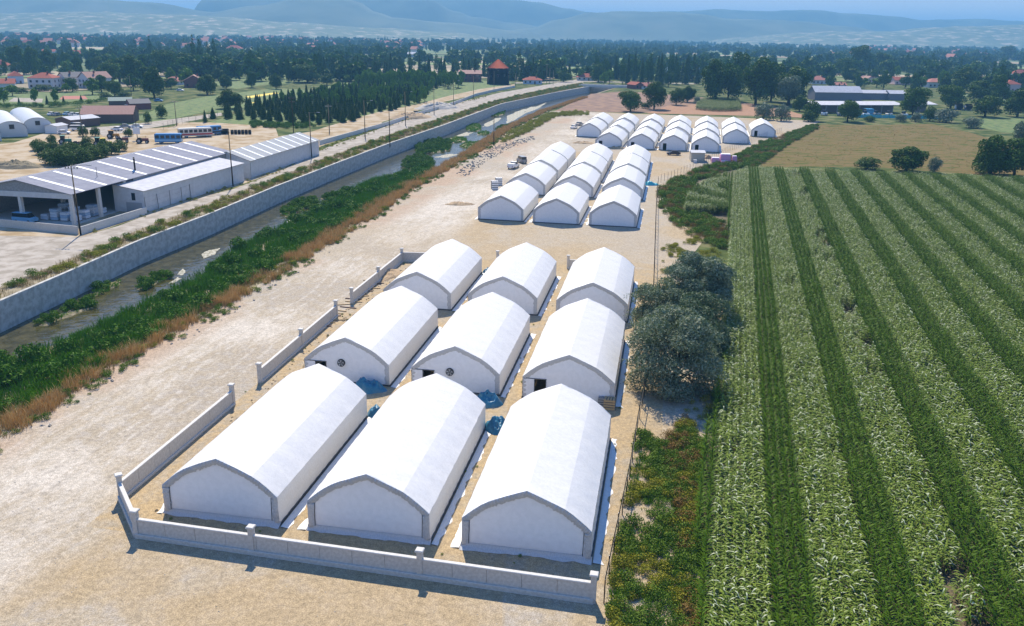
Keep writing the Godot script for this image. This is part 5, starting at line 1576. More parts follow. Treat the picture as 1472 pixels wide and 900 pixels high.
	# farm buildings on the right
	gable_shed("farm_barn", "big farm barn with pale roof behind the mown field", Vector3(181.4, 0, -538.2), 1.52, 12.0, 29.0, 4.8, 8.2, M.roof_white, M.slate, 0, false, 0.0, "barn")
	gable_shed("farm_barn", "lower barn joined to the right of the big pale barn", Vector3(213.22, 0, -550.95), 1.52, 8.0, 20.0, 4.0, 5.6, M.roof_white, M.slate, 0, false, 0.0, "barn")
	gable_shed("farm_barn", "short barn at the right end of the farm", Vector3(230.98, 0, -549), 1.52, 8.0, 10.0, 4.0, 5.8, M.roof_white, M.slate, 0, false, 0.0, "barn")
	for sp in [[1170, 1298, 163, "long open sided farm shelter with pale roof"], [1322, 1346, 162, "short open shelter behind the tall dark tree"]]:
		var t := thing("farm_shelter", sp[3], "shed", Vector3.ZERO)
		var a: Vector3 = Vector3(149.44, 0, -442.05) if sp[0] == 1170 else Vector3(208.97, 0, -456.93)
		var b: Vector3 = Vector3(197.75, 0, -450.84) if sp[0] == 1170 else Vector3(218.41, 0, -458.67)
		var d := b - a
		t.position = a
		t.rotation.y = atan2(-d.z, d.x)
		var len := d.length()
		var n: int = max(2, int(len / 6.0))
		for k in n:
			mb = MB.new()
			var x0 := len * k / n
			var x1 := len * (k + 1) / n - 0.03
			mb.quad(Vector3(x0, 4.2, 0.5), Vector3(x0, 5.4, -9), Vector3(x1, 5.4, -9), Vector3(x1, 4.2, 0.5))
			mb.quad(Vector3(x0, 4.0, 0.5), Vector3(x0, 4.2, 0.5), Vector3(x1, 4.2, 0.5), Vector3(x1, 4.0, 0.5))
			mi("roof_sheet", mb.mesh(), M.roof_white, t)
			mb = MB.new()
			mb.box(Vector3(x0 + 0.1, 2.0, 0), Vector3(0.25, 4.0, 0.25))
			mi("post", mb.mesh(), M.steel, t)
		mb = MB.new()
		mb.box(Vector3(len / 2, 2.4, -8.8), Vector3(len, 4.8, 0.2))
		mi("rear_wall", mb.mesh(), M.slate, t)
	# bridge
	o = thing("river_bridge", "concrete road bridge over the river with pale deck", "bridge", Vector3(63, 0, -642), -0.25)
	mb = MB.new()
	mb.box(Vector3(6, 0.2, 0), Vector3(46, 0.8, 9))
	mi("deck", mb.mesh(), M.concrete_light, o)
	for s in [-1, 1]:
		mb = MB.new()
		mb.box(Vector3(6, 1.0, s * 4.4), Vector3(46, 0.8, 0.2))
		mi("parapet", mb.mesh(), M.concrete_light, o)
	for x in [-14.0, 6.0, 26.0]:
		mb = MB.new()
		mb.box(Vector3(x, -2.5, 0), Vector3(1.2, 5.0, 8.5))
		mi("pier", mb.mesh(), M.concrete_old, o)
	mb = MB.new()
	mb.box(Vector3(6, -2.4, -8), Vector3(60, 4.8, 0.6))
	mi("abutment", mb.mesh(), M.concrete_old, o)

# ---------------------------------------------------------------- houses
func house(st: String, where: Vector3, w: float, d: float, he: float, hr: float, turn: float, label: String, detail: bool) -> void:
	var called := "house"
	var o := thing(called, label, "house", where, turn)
	var rm: Material = {"r": M.tile_red, "p": M.tile_pink, "b": M.roof_brown, "d": M.roof_dark, "w": M.roof_white, "s": M.roof_blue}[st[0]]
	var wm: Material = {"w": M.plaster, "p": M.plaster_pink, "b": M.redwall, "g": M.slate, "u": M.plaster_blue}[st[1]]
	var mb := MB.new()
	mb.box(Vector3(0, he / 2, -d / 2), Vector3(w, he, d))
	mi("wall", mb.mesh(), wm, o)
	mb = MB.new()
	var ov := 0.5
	var x := w / 2 + ov
	var zf := ov
	var zb := -d - ov
	var y := he - 0.05
	if st[2] == "h":
		var r := minf(w, d) * 0.45
		var c1 := Vector3(-w / 2 + r, he + hr, -d / 2) if w >= d else Vector3(0, he + hr, -r)
		var c2 := Vector3(w / 2 - r, he + hr, -d / 2) if w >= d else Vector3(0, he + hr, -d + r)
		var p := [Vector3(-x, y, zf), Vector3(x, y, zf), Vector3(x, y, zb), Vector3(-x, y, zb)]
		if w >= d:
			mb.quad(p[0], c1, c2, p[1]); mb.quad(p[2], c2, c1, p[3]); mb.tri(p[1], c2, p[2]); mb.tri(p[3], c1, p[0])
		else:
			mb.tri(p[0], c1, p[1]); mb.quad(p[1], c1, c2, p[2]); mb.tri(p[2], c2, p[3]); mb.quad(p[3], c2, c1, p[0])
		mb.quad(p[0], p[1], p[2], p[3])
	elif st[2] == "g":      # gable faces the viewer
		mb.prism(PackedVector2Array([Vector2(-x, y), Vector2(0, he + hr), Vector2(x, y), Vector2(0, he + hr - 0.35)]), zb, zf)
		var g := MB.new()
		g.prism(PackedVector2Array([Vector2(-w / 2, he), Vector2(w / 2, he), Vector2(0, he + hr - 0.3)]), -d, -0.02)
		mi("gable", g.mesh(), wm, o)
	else:                    # eaves face the viewer
		var t := Transform3D(Basis(Vector3.UP, PI / 2), Vector3(0, 0, -d / 2))
		var e := d / 2 + ov
		mb.prism(PackedVector2Array([Vector2(-e, y), Vector2(0, he + hr), Vector2(e, y), Vector2(0, he + hr - 0.35)]), -x, x, t)
		var g := MB.new()
		g.prism(PackedVector2Array([Vector2(-d / 2, he), Vector2(d / 2, he), Vector2(0, he + hr - 0.3)]), -w / 2, w / 2, t)
		mi("gable", g.mesh(), wm, o)
	var roof := mi("roof", mb.mesh(), rm, o)
	if detail:
		mb = MB.new()
		mb.box(Vector3(w * 0.2, he + hr * 0.95, -d * 0.4), Vector3(0.8, 1.6, 0.8))
		mi("chimney", mb.mesh(), M.redwall, roof)
		var floors: int = max(1, int(he / 2.9))
		var cols: int = max(2, int(w / 3.2))
		mb = MB.new()
		mb.box(Vector3.ZERO, Vector3(1.25, 1.35, 0.12))
		var wmsh := mb.mesh()
		for f in floors:
			for c in cols:
				if f == 0 and c == cols / 2: continue
				var q := mi("window", wmsh, M.glass_dark, o)
				q.position = Vector3(-w / 2 + w * (c + 0.5) / cols, 1.6 + f * 2.8, 0.03)
			for c in 2:
				var q := mi("window", wmsh, M.glass_dark, o)
				q.position = Vector3(w / 2 + 0.03, 1.6 + f * 2.8, -d * (c + 0.7) / 2.4)
				q.rotation.y = PI / 2
		mb = MB.new()
		mb.box(Vector3(-w / 2 + w * (cols / 2 + 0.5) / cols, 1.05, 0.03), Vector3(1.1, 2.1, 0.12))
		mi("door", mb.mesh(), M.timber, o)
		if floors > 1:
			mb = MB.new()
			mb.box(Vector3(0, 2.9, 0.6), Vector3(w * 0.8, 0.2, 1.2)); mb.box(Vector3(0, 3.4, 1.15), Vector3(w * 0.8, 0.8, 0.08))
			mi("balcony", mb.mesh(), wm, o)

func houses() -> void:
	var big := [
		["rwe", -292.28, -504.52, 13.46, 12, 4.22, 2.44, 0.45, "white house with red roof at the left edge"],
		["ruh", -318.09, -567.23, 7.99, 11, 5.14, 2.73, 0.6, "blue white house with red roof behind the leftmost one"],
		["rwh", -281.63, -526.5, 14.04, 13, 6.38, 2.85, 0.1, "white house with broad red hipped roof"],
		["dwg", -276.57, -541.54, 7.22, 13, 6.15, 2.93, -0.5, "white house with dark roof and bright gable side"],
		["bwg", -261.75, -538.5, 10.97, 15, 6.12, 3.57, -0.6, "large white house with brown roof and slanting gable"],
		["pwh", -226.98, -585.15, 11.45, 10, 2.44, 2.65, -0.1, "low house with pink roof among trees"],
		["bbg", -203.12, -561.18, 11.43, 12, 4.25, 3.38, 0.3, "dark brick house with brown gable roof"],
		["wwe", -232.17, -686.58, 12.86, 10, 2.58, 2.47, 0.05, "long white shed with flat pale roof on the lawn"],
		["rwh", -409.84, -706.86, 11.02, 12, 5.3, 4.22, 0.1, "red roofed house above the left edge houses"],
		["rbg", 86.5, -622.53, 6.81, 10, 2.83, 1.88, 0.5, "red roofed house by the bridge"],
		["pwe", 92.31, -624.05, 8.29, 9, 1.89, 2.26, 0.2, "pink roofed house wing by the bridge"],
		["rwh", 57.37, -724.46, 14.68, 12, 2.73, 2.83, 0, "low pavilion with red hipped roof by the bridge"],
		["ruh", 12.49, -661.67, 13.95, 12, 3, 2.19, 0, "kiosk with pink roof and blue walls by the poles"],
		["bbe", -34.49, -676.27, 16.89, 14, 6.11, 2.43, 0.05, "long brown roofed house left of the red tower"],
		["rwh", 188.73, -1155.85, 13.44, 12, 3.44, 2.75, 0, "white house with red roof on the plain beyond the trees"],
		["rwh", 198.64, -1066, 16.54, 12, 3.97, 3.17, 0.2, "house with pink roof beside long blue sheds"],
		["wge", 173.97, -994.74, 13.9, 18, 1.49, 1.49, 0, "white roofed shed on the plain"],
		["swe", 159.32, -829.19, 31.61, 22, 4.35, 3.47, 0.25, "long blue roofed shed behind the dark trees"],
		["pwh", 248.41, -729.06, 13.07, 12, 3.3, 3.07, 0, "pink roofed house left behind the big barn"],
		["pwe", 254.61, -701.77, 11.49, 8, 1.06, 1.69, 0, "low pink roofed shed behind the big barn"],
		["bpg", 299.35, -754.01, 10.57, 11, 2.84, 3.17, 0.3, "brown roofed house behind the big barn"],
		["rph", 325.53, -806.64, 10.04, 11, 3.03, 2.42, 0, "red roofed house above the brown one"],
		["rpe", 323.74, -740.37, 19.04, 11, 3.63, 2.67, 0, "long house with red tiled roof right of the barn"],
		["rwe", 339.93, -744.93, 5.8, 10, 2.81, 2.91, 0.3, "narrow house with red roof beside the long red one"],
		["pwh", 334.06, -704.88, 16.49, 13, 4.25, 2.54, 0.1, "house with pink hipped roof before the round tree"],
		["rph", 369.67, -662.95, 10.87, 12, 5.51, 2.79, 0, "pink house with red roof at the right edge"],
		["swg", 464.49, -836.87, 15.62, 14, 2.52, 3.76, -0.2, "blue grey gabled house at the right edge"],
		["rwh", 501.39, -886.71, 15.16, 12, 5.32, 3.71, 0, "orange roofed house at the far right edge"],
		["dwg", 410.1, -786.08, 11.63, 12, 2.37, 2.83, -0.4, "dark roofed house with white gable on the right"],
		["rwe", 292, -985.11, 13, 12, 3.68, 3.52, 0, "red roofed house above the dark right trees"],
		["rwe", 330.63, -1037.42, 8.85, 10, 3.1, 3.09, 0, "small red roofed house in the far village"],
		["wwe", 287.27, -1020.41, 15.04, 12, 3.05, 1.83, 0, "white roofed building above the dark right trees"]]
	for h in big: house(h[0], Vector3(h[1], 0, h[2]), h[3], h[4], h[5], h[6], h[7], h[8], true)
	var small := [
		["rwh", -845.03, -1515.91, 16.41, 16, 5.59, 4.46, 0, "red roofed house in the far left trees"],
		["rwh", -828.36, -1532.89, 35.55, 16, 6.79, 5.41, 0, "broad red roofed house in the far left trees"],
		["rwe", -613.42, -1176.57, 16.41, 14, 3.49, 2.79, 0.2, "pink roofed house left of the far orange one"],
		["rwe", -533.79, -1087.77, 15.18, 14, 4.85, 3.22, 0, "pink house in the middle of the left trees"],
		["rwh", -514.41, -1068.36, 14.91, 14, 3.97, 3.17, 0.1, "orange roofed house in the left trees"],
		["wue", -491.38, -1182.42, 44.89, 26, 4.39, 4.55, 0, "long blue hall with white roof"],
		["rwh", -450.06, -1429.75, 24.33, 16, 5.82, 4.64, 0, "red roofed house right of the four poplars"],
		["rwe", -684.1, -1861.18, 17.24, 14, 5.49, 4.38, 0, "small red house above the poplars"],
		["wwe", -2767.16, -6601.26, 71.02, 40, 7.23, 9.64, 0, "far white hall below the left hill"],
		["wwe", -156.37, -1316.91, 23.44, 16, 3.91, 3.12, 0, "pale flat building beyond the spruces"],
		["rwe", 370.04, -1115.92, 7.79, 10, 2.5, 1.99, 0, "tiny orange roofed house in the far village"],
		["rwe", 396.79, -1149.96, 5.35, 10, 2.57, 1.71, 0, "smallest orange roofed house in the far village"],
		["wge", 556.35, -1269.16, 7.86, 12, 1.89, 2.27, 0, "tiny pale hut on the right plain"],
		["rwe", 639.16, -1227.7, 11.41, 14, 2.74, 2.92, 0, "tiny pink house on the right plain"],
		["wwe", -147.43, -726.18, 12.45, 10, 1.64, 0.87, 0, "white roofed hut before the spruces"],
		["wwe", 53.56, -1328.37, 16.45, 14, 1.97, 1.58, 0, "white hut beyond the tan strips"],
		["rwe", 995.24, -2280.69, 28.14, 16, 5.05, 4.04, 0, "far red roof in the right woods"],
		["rwe", 645.56, -1183.19, 11, 14, 3.09, 2.47, 0, "reddish roof by the upper right tree"]]
	for h in small: house(h[0], Vector3(h[1], 0, h[2]), h[3], h[4], h[5], h[6], h[7], h[8], false)
	# octagonal tower with red pyramid roof
	var o := thing("stone_tower", "dark octagonal tower with red pyramid roof", "tower", Vector3(-12.93, 0, -654.4))
	var mb := MB.new()
	mb.tube([Vector3.ZERO, Vector3(0, 6, 0), Vector3(0, 11.6, 0)], [8.6, 8.2, 7.6], 8)
	mi("wall", mb.mesh(), M.slate_dark, o)
	mb = MB.new()
	mb.tube([Vector3(0, 11.5, 0), Vector3(0, 12.0, 0), Vector3(0, 17.6, 0)], [8.4, 7.9, 0.6], 8)
	mi("roof", mb.mesh(), M.tile_red, o)
	mb = MB.new()
	mb.box(Vector3.ZERO, Vector3(1.0, 1.8, 0.3))
	for k in 5:
		var a := PI * (0.1 + 0.2 * k)
		var q := mi("window", mb.mesh(), M.glass_dark, o)
		q.position = Vector3(cos(a) * 8.0, 6.5, sin(a) * 8.0)
		q.rotation.y = PI / 2 - a
	# far village specks on the left slope
	rng.seed = 95
	mb = MB.new()
	mb.col = Color(0.62, 0.56, 0.52)
	mb.box(Vector3(0, 0.25, 0), Vector3(1, 0.5, 0.8))
	mb.col = Color(0.42, 0.16, 0.1)
	mb.prism(PackedVector2Array([Vector2(-0.55, 0.5), Vector2(0, 0.85), Vector2(0.55, 0.5)]), -0.45, 0.45)
	var tf: Array[Transform3D] = []
	for i in 420:
		var z := rng.randf_range(1500, 4000)
		var x := z * (rng.randf_range(-0.66, -0.1) if rng.randf() < 0.72 else rng.randf_range(0.35, 0.7))
		var s := rng.randf_range(9, 17)
		tf.append(Transform3D(Basis(Vector3.UP, rng.randf() * 3.0).scaled(Vector3(s, s, s)), Vector3(x, 0, -z)))
	multi("far_village", "specks of red roofed houses far across the plain", tf, mb.mesh(), vmat(0.9))

# ---------------------------------------------------------------- vehicles and small things
func wheel(o: Node3D, x: float, z: float, r: float, wd: float) -> void:
	var mb := MB.new()
	mb.tube([Vector3(0, 0, -wd / 2), Vector3(0, 0, wd / 2)], [r, r], 14)
	var w := mi("wheel", mb.mesh(), M.rubber, o)
	w.position = Vector3(x, r, z)
	mb = MB.new()
	mb.tube([Vector3(0, 0, -wd / 2 - 0.02), Vector3(0, 0, wd / 2 + 0.02)], [r * 0.55, r * 0.55], 10)
	mi("rim", mb.mesh(), M.steel, w)

# a car drawn nose towards +x; kind: car, van, pickup
func car(where: Vector3, turn: float, kind: String, m: Material, label: String, group := "") -> void:
	var o := thing({"car": "parked_car", "van": "parked_van", "pickup": "pickup_truck"}[kind], label, {"car": "car", "van": "van", "pickup": "truck"}[kind], where, turn, group)
	var body: PackedVector2Array; var glass: PackedVector2Array
	var L := 4.3
	if kind == "car":
		body = PackedVector2Array([Vector2(-2.15, 0.35), Vector2(2.1, 0.35), Vector2(2.15, 0.7), Vector2(1.2, 0.95), Vector2(0.4, 1.0), Vector2(-1.6, 1.02), Vector2(-2.1, 0.9)])
		glass = PackedVector2Array([Vector2(-1.75, 1.0), Vector2(1.05, 0.96), Vector2(0.35, 1.43), Vector2(-1.1, 1.45)])
	elif kind == "van":
		body = PackedVector2Array([Vector2(-2.2, 0.4), Vector2(2.2, 0.4), Vector2(2.2, 0.95), Vector2(1.6, 1.15), Vector2(-2.2, 1.2)])
		glass = PackedVector2Array([Vector2(-2.18, 1.18), Vector2(1.65, 1.13), Vector2(1.0, 1.9), Vector2(-2.1, 1.95)])
	else:
		L = 5.0
		body = PackedVector2Array([Vector2(-2.5, 0.5), Vector2(2.5, 0.5), Vector2(2.5, 0.95), Vector2(1.5, 1.15), Vector2(-2.5, 1.15)])
		glass = PackedVector2Array([Vector2(-0.5, 1.13), Vector2(1.6, 1.13), Vector2(0.9, 1.78), Vector2(-0.35, 1.8)])
	var mb := MB.new()
	mb.prism(body, -0.88, 0.88)
	mi("body", mb.mesh(), m, o)
	mb = MB.new()
	mb.prism(glass, -0.74, 0.74)
	mi("windows", mb.mesh(), M.glass_dark, o)
	mb = MB.new()
	mb.cbox(Vector3((glass[2].x + glass[3].x) / 2, glass[3].y + 0.02, 0), Vector3(glass[2].x - glass[3].x + 0.1, 0.08, 1.46), 0.03)
	mi("roof", mb.mesh(), m, o)
	for s in [-1, 1]:
		for x in [-L * 0.3, L * 0.31]: wheel(o, x, s * 0.8, 0.33, 0.22)
		mb = MB.new()
		mb.box(Vector3(L / 2 - 0.02, 0.72, s * 0.62), Vector3(0.1, 0.16, 0.35))
		mi("headlight", mb.mesh(), M.white, o)
		mb = MB.new()
		mb.box(Vector3(-L / 2 + 0.0, 0.8, s * 0.65), Vector3(0.1, 0.16, 0.3))
		mi("tail_light", mb.mesh(), M.redpaint, o)
	if kind == "pickup":
		mb = MB.new()
		mb.box(Vector3(-1.5, 1.3, 0), Vector3(1.9, 0.5, 1.7))
		mi("load_bed", mb.mesh(), m, o)

func bus(where: Vector3, turn: float, L: float, m: Material, band: Material, label: String) -> void:
	var o := thing("parked_bus", label, "bus", where, turn, "buses parked in the work yard")
	var mb := MB.new()
	mb.cbox(Vector3(0, 1.85, 0), Vector3(L, 2.7, 2.45), 0.22)
	mi("body", mb.mesh(), m, o)
	mb = MB.new()
	mb.box(Vector3(0, 1.1, 0), Vector3(L + 0.04, 0.55, 2.5))
	mi("stripe", mb.mesh(), band, o)
	mb = MB.new()
	mb.box(Vector3.ZERO, Vector3(1.15, 0.95, 0.06))
	var n := int(L / 1.4)
	for s in [-1, 1]:
		for k in n:
			var q := mi("window", mb.mesh(), M.glass_dark, o)
			q.position = Vector3(-L / 2 + L * (k + 0.5) / n, 2.2, s * 1.23)
		for x in [-L * 0.28, L * 0.33]: wheel(o, x, s * 1.05, 0.48, 0.3)
	for s in [-1, 1]:
		mb = MB.new()
		mb.box(Vector3(s * (L / 2 + 0.02), 2.15, 0), Vector3(0.06, 1.2, 2.1))
		mi("windscreen", mb.mesh(), M.glass_dark, o)

func tractor(where: Vector3, turn: float, m: Material, label: String, cab: bool) -> void:
	var o := thing("tractor", label, "tractor", where, turn, "tractors in the work yard")
	var mb := MB.new()
	mb.cbox(Vector3(0.9, 1.2, 0), Vector3(2.0, 0.9, 0.8), 0.1)
	mi("bonnet", mb.mesh(), m, o)
	mb = MB.new()
	mb.box(Vector3(-0.3, 0.9, 0), Vector3(3.2, 0.4, 0.7))
	mi("chassis", mb.mesh(), M.dark_edge, o)
	for s in [-1, 1]:
		wheel(o, -0.9, s * 0.85, 0.85, 0.45)
		wheel(o, 1.4, s * 0.75, 0.5, 0.3)
	if cab:
		mb = MB.new()
		mb.box(Vector3(-0.6, 2.0, 0), Vector3(1.3, 1.2, 1.3))
		mi("cab", mb.mesh(), M.glass_dark, o)
		mb = MB.new()
		mb.cbox(Vector3(-0.6, 2.68, 0), Vector3(1.6, 0.14, 1.6), 0.05)
		mi("cab_roof", mb.mesh(), m, o)
	else:
		mb = MB.new()
		mb.box(Vector3(-0.9, 1.5, 0), Vector3(0.6, 0.7, 0.6))
		mi("seat", mb.mesh(), M.dark_edge, o)
	mb = MB.new()
	mb.tube([Vector3(1.2, 1.6, 0.2), Vector3(1.2, 2.4, 0.2)], [0.05, 0.05], 6)
	mi("exhaust", mb.mesh(), M.dark_edge, o)

func heap(called: String, where: Vector3, sx: float, sz: float, h: float, m: Material, label: String, cat: String, rough: float, sd: int, turn := 0.0) -> void:
	var rows := []
	for i in 15:
		var row := []
		for j in 29:
			var a := TAU * j / 28.0
			var r := i / 14.0
			var k := 1.0 + 0.25 * fnoise.get_noise_3d(cos(a) * 9.0, sin(a) * 9.0, sd * 40.0)
			var x := cos(a) * r * sx * k
			var z := sin(a) * r * sz * k
			var y := h * (1.0 - pow(r, 2.2)) * (0.8 + 0.5 * fnoise.get_noise_3d(x * 6.0, z * 6.0, sd * 7.0)) + rough * 0.6 * fnoise.get_noise_3d(x * 18.0, z * 18.0, sd * 3.0) * (1.0 - r * 0.7) * minf(1.0, r * 4.0)
			row.append(Vector3(x, maxf(y, 0.0) if i < 14 else -0.05, z))
		rows.append(row)
	var mb := MB.new()
	mb.grid(rows, true)
	var o := mi(called, mb.mesh(), m)
	o.position = where
	o.rotation.y = turn
	tag(o, label, cat)

func crate(called: String, where: Vector3, s: Vector3, turn: float, m: Material, label: String, cat: String) -> void:
	var o := thing(called, label, cat, where, turn)
	var mb := MB.new()
	mb.box(Vector3(0, s.y / 2, 0), s * 0.94)
	mi("core", mb.mesh(), M.dark_edge, o)
	mb = MB.new()
	mb.box(Vector3.ZERO, Vector3(s.x, s.y / 6.0, 0.05))
	for k in 4:
		for f in [-1, 1]:
			var q := mi("slat", mb.mesh(), m, o)
			q.position = Vector3(0, s.y * (k + 0.5) / 4.0, f * s.z / 2)
	mb = MB.new()
	mb.box(Vector3.ZERO, Vector3(s.x / 6.0, 0.05, s.z))
	for k in 4:
		var q := mi("slat", mb.mesh(), m, o)
		q.position = Vector3(-s.x / 2 + s.x * (k + 0.5) / 4.0, s.y, 0)

func small_things() -> void:
	car(Vector3(-0.26, 0, -241.72), 1.2, "pickup", M.white, "white pickup truck on the track left of the middle block")
	car(Vector3(2.13, 0, -252.85), 1.9, "van", M.greypaint, "small grey truck on the track beside the white pickup")
	car(Vector3(50.24, 0, -275.18), 3.1, "car", M.navy, "dark blue car before the farthest block of tents")
	car(Vector3(23.52, 0, -350.29), 1.2, "car", M.white, "white car at the left end of the farthest tents")
	car(Vector3(26.63, 0, -363.01), 1.0, "car", M.greypaint, "grey car behind the white car by the farthest tents")
	car(Vector3(-93.43, 0, -162.03), -0.2, "van", M.skypaint, "light blue van parked before the open shed")
	bus(Vector3(-112.82, 0, -284.29), 0.16, 8.2, M.bluepaint, M.skypaint, "light blue bus standing alone behind the big shed roof")
	bus(Vector3(-110.61, 0, -302.4), 0.55, 11.0, M.cream, M.redpaint, "cream bus with red stripes in the work yard")
	bus(Vector3(-108.09, 0, -309.19), 0.75, 8.2, M.bluepaint, M.navy, "blue bus parked beside the red striped bus")
	for c in [[Vector3(-157.89, 0, -315.43), 0.2, "van", M.white, "white van beside the white hut"], [Vector3(-157.11, 0, -304.31), 0.3, "car", M.white, "white car before the brown shed"], [Vector3(-161.96, 0, -324.38), 0.1, "van", M.white, "white box van among the bushes in the work yard"], [Vector3(-144.47, 0, -317.44), 2.9, "car", M.white, "white car before the dark barn"], [Vector3(-145.28, 0, -326.95), 0.2, "car", M.greypaint, "dark grey car right of the barn"], [Vector3(-141.37, 0, -327.55), 0.2, "car", M.white, "white car beside the notice board"], [Vector3(-176.69, 0, -404.3), 0.1, "van", M.white, "white van under the red hut"], [Vector3(-181.51, 0, -449.66), 0.1, "car", M.bluepaint, "blue car behind the red hut"], [Vector3(-199.54, 0, -527.84), 0.0, "car", M.white, "white car before the brick house"]]:
		car(c[0], c[1], c[2], c[3], c[4])
	for k in 12:
		car(Vector3(-194.65, 0, -369.56) + Vector3(k * 2.9, 0, 1.6 * sin(k * 2.1)), 1.4, "car", [M.white, M.greypaint, M.skypaint, M.white][k % 4], "car in the tight row behind the polytunnels", "cars in the row behind the polytunnels")
	for t in [[Vector3(-143.71, 0, -278.37), 0.3, M.greenpaint, "green tractor in the bushes", true], [Vector3(-136.3, 0, -272.23), 0.8, M.rust, "rusty pink tractor beside the leaning pole", false], [Vector3(-130.89, 0, -274.68), 0.2, M.greenpaint, "green tractor with cab by the yellow loader", true], [Vector3(-128.48, 0, -273.24), 0.6, M.yellow, "yellow loader beside the green tractor", true], [Vector3(-135.66, 0, -294.79), 0.1, M.orange, "orange loader with dark cab", true], [Vector3(-127.98, 0, -284.15), 0.4, M.rust, "dark red implement in the middle of the work yard", false], [Vector3(-121.01, 0, -283.21), 0.2, M.rust, "rusty trailer frame below the notice board", false]]:
		tractor(t[0], t[1], t[2], t[3], t[4])
	rng.seed = 101
	for b in [[Vector3(-126.65, 0, -235.68), 24.0, 4.6], [Vector3(-123.25, 0, -233.46), 26.0, 5.0], [Vector3(-120.4, 0, -233.78), 26.0, 5.0], [Vector3(-118.36, 0, -236.61), 26.0, 4.8], [Vector3(-119.08, 0, -244.68), 24.0, 4.4], [Vector3(-119.34, 0, -250.39), 24.0, 4.2], [Vector3(-119.21, 0, -256.41), 22.0, 4.0], [Vector3(-120.15, 0, -264.19), 20.0, 3.6], [Vector3(-137.79, 0, -254.17), 22.0, 4.0], [Vector3(-127.13, 0, -249.47), 24.0, 4.6], [Vector3(-131.25, 0, -254.96), 20.0, 4.0], [Vector3(-131.76, 0, -267.69), 16.0, 4.2], [Vector3(-133.27, 0, -251.7), 18.0, 4.5], [Vector3(-121.91, 0, -241.58), 22.0, 5.0], [Vector3(-124.31, 0, -238.6), 22.0, 5.0], [Vector3(-122.39, 0, -250.03), 20.0, 4.5], [Vector3(-123.86, 0, -262.12), 18.0, 4.0], [Vector3(-144.2, 0, -262.83), 20.0, 3.6], [Vector3(-147.9, 0, -299.24), 14.0, 4.0], [Vector3(-144.09, 0, -299.78), 14.0, 3.6], [Vector3(-146.81, 0, -276.16), 13.0, 3.4], [Vector3(-133.27, 0, -301.31), 14.0, 3.0], [Vector3(-146.78, 0, -365.34), 18.0, 6.0], [Vector3(-143.41, 0, -342.8), 12.0, 5.0]]:
		tree("bush", b[0], b[2], b[1] * 0.27, "dark shrub in the overgrown hedge behind the big shed", "shrubs of the work yard hedge", "yard_shrub", "bush")
	heap("rubbish_heap", Vector3(-132.92, 0, -229.86), 8.0, 4.0, 1.8, M.rubbish, "brown heap of branches and rubbish behind the shed", "heap", 0.7, 1)
	heap("sand_pile", Vector3(-45.54, 0, -382.71), 11.0, 6.0, 2.6, M.sandpile, "beige sand heap behind the roadside wall", "heap", 0.2, 2, 0.6)
	heap("gravel_pile", Vector3(-38.62, 0, -434.87), 13.0, 6.0, 3.0, M.gravel, "pale gravel heap behind the roadside wall", "heap", 0.2, 3, 0.6)
	heap("sand_pile", Vector3(-11.98, 0, -187.3), 3.2, 1.6, 0.7, M.sandpile, "low ochre sand heap left of the middle block", "heap", 0.1, 4)
	heap("sand_pile", Vector3(34.14, 0, -288.64), 3.4, 1.6, 1.0, M.sandpile, "sand heap before the second column of the farthest block", "heap", 0.1, 5)
	heap("sand_pile", Vector3(46.16, 0, -291.98), 3.2, 1.5, 0.9, M.sandpile, "sand heap beside the dark blue car", "heap", 0.1, 6)
	heap("sand_pile", Vector3(23.62, 0, -302.39), 4.0, 2.0, 0.8, M.sandpile, "flat sand heap left of the farthest block", "heap", 0.1, 7)
	heap("sand_pile", Vector3(-19.25, 0, -128.64), 1.6, 3.6, 0.8, M.sandpile, "narrow sand heap between wall and third row tent", "heap", 0.1, 8, -0.2)
	heap("sand_pile", Vector3(59.37, 0, -268.3), 2.2, 1.6, 1.2, M.sandpile, "sand heap behind the grey container hut", "heap", 0.1, 9)
	# blue tarpaulins
	heap("tarp_heap", Vector3(-14.88, 0, -83.74), 1.9, 1.1, 1.6, M.tarp, "crumpled blue tarpaulin heap by the left second row tent", "tarp", 0.55, 11)
	heap("tarp_heap", Vector3(-13.21, 0, -77.72), 1.0, 1.0, 1.1, M.tarp, "small blue tarpaulin heap between the first row tents", "tarp", 0.5, 12)
	heap("tarp_heap", Vector3(-2.4, 0, -80.66), 1.7, 1.0, 1.5, M.tarp, "crumpled blue tarpaulin heap by the middle second row tent", "tarp", 0.55, 13)
	heap("tarp_heap", Vector3(-1.35, 0, -74.86), 1.2, 1.3, 1.4, M.tarp, "blue tarpaulin heap behind the right first row tent", "tarp", 0.5, 14)
	heap("tarp_heap", Vector3(-4.05, 0, -131.2), 0.8, 0.8, 0.9, M.tarp, "little dark blue tarpaulin heap behind the third row", "tarp", 0.4, 15)
	heap("tarp_heap", Vector3(34.42, 0, -217.24), 2.4, 1.4, 1.0, M.tarp_teal, "turquoise tarpaulin heap beside the middle block", "tarp", 0.5, 16)
	crate("wooden_crate", Vector3(10.01, 0, -80.11), Vector3(1.15, 1.1, 0.9), -0.2, M.timber_light, "yellow wooden crate against the right second row tent", "crate")
	crate("wooden_crate", Vector3(8.52, 0, -81.61), Vector3(0.7, 0.8, 0.7), -0.2, M.timber, "brown wooden crate left of the grey cooler", "crate")
	crate("cooler_unit", Vector3(9.3, 0, -80.77), Vector3(0.8, 1.0, 0.7), -0.2, M.steel, "grey slatted cooling unit beside the yellow crate", "machine")
	crate("white_crate", Vector3(-4.69, 0, -207.47), Vector3(1.6, 2.0, 1.2), 0.2, M.white, "white crate standing left of the middle block", "crate")
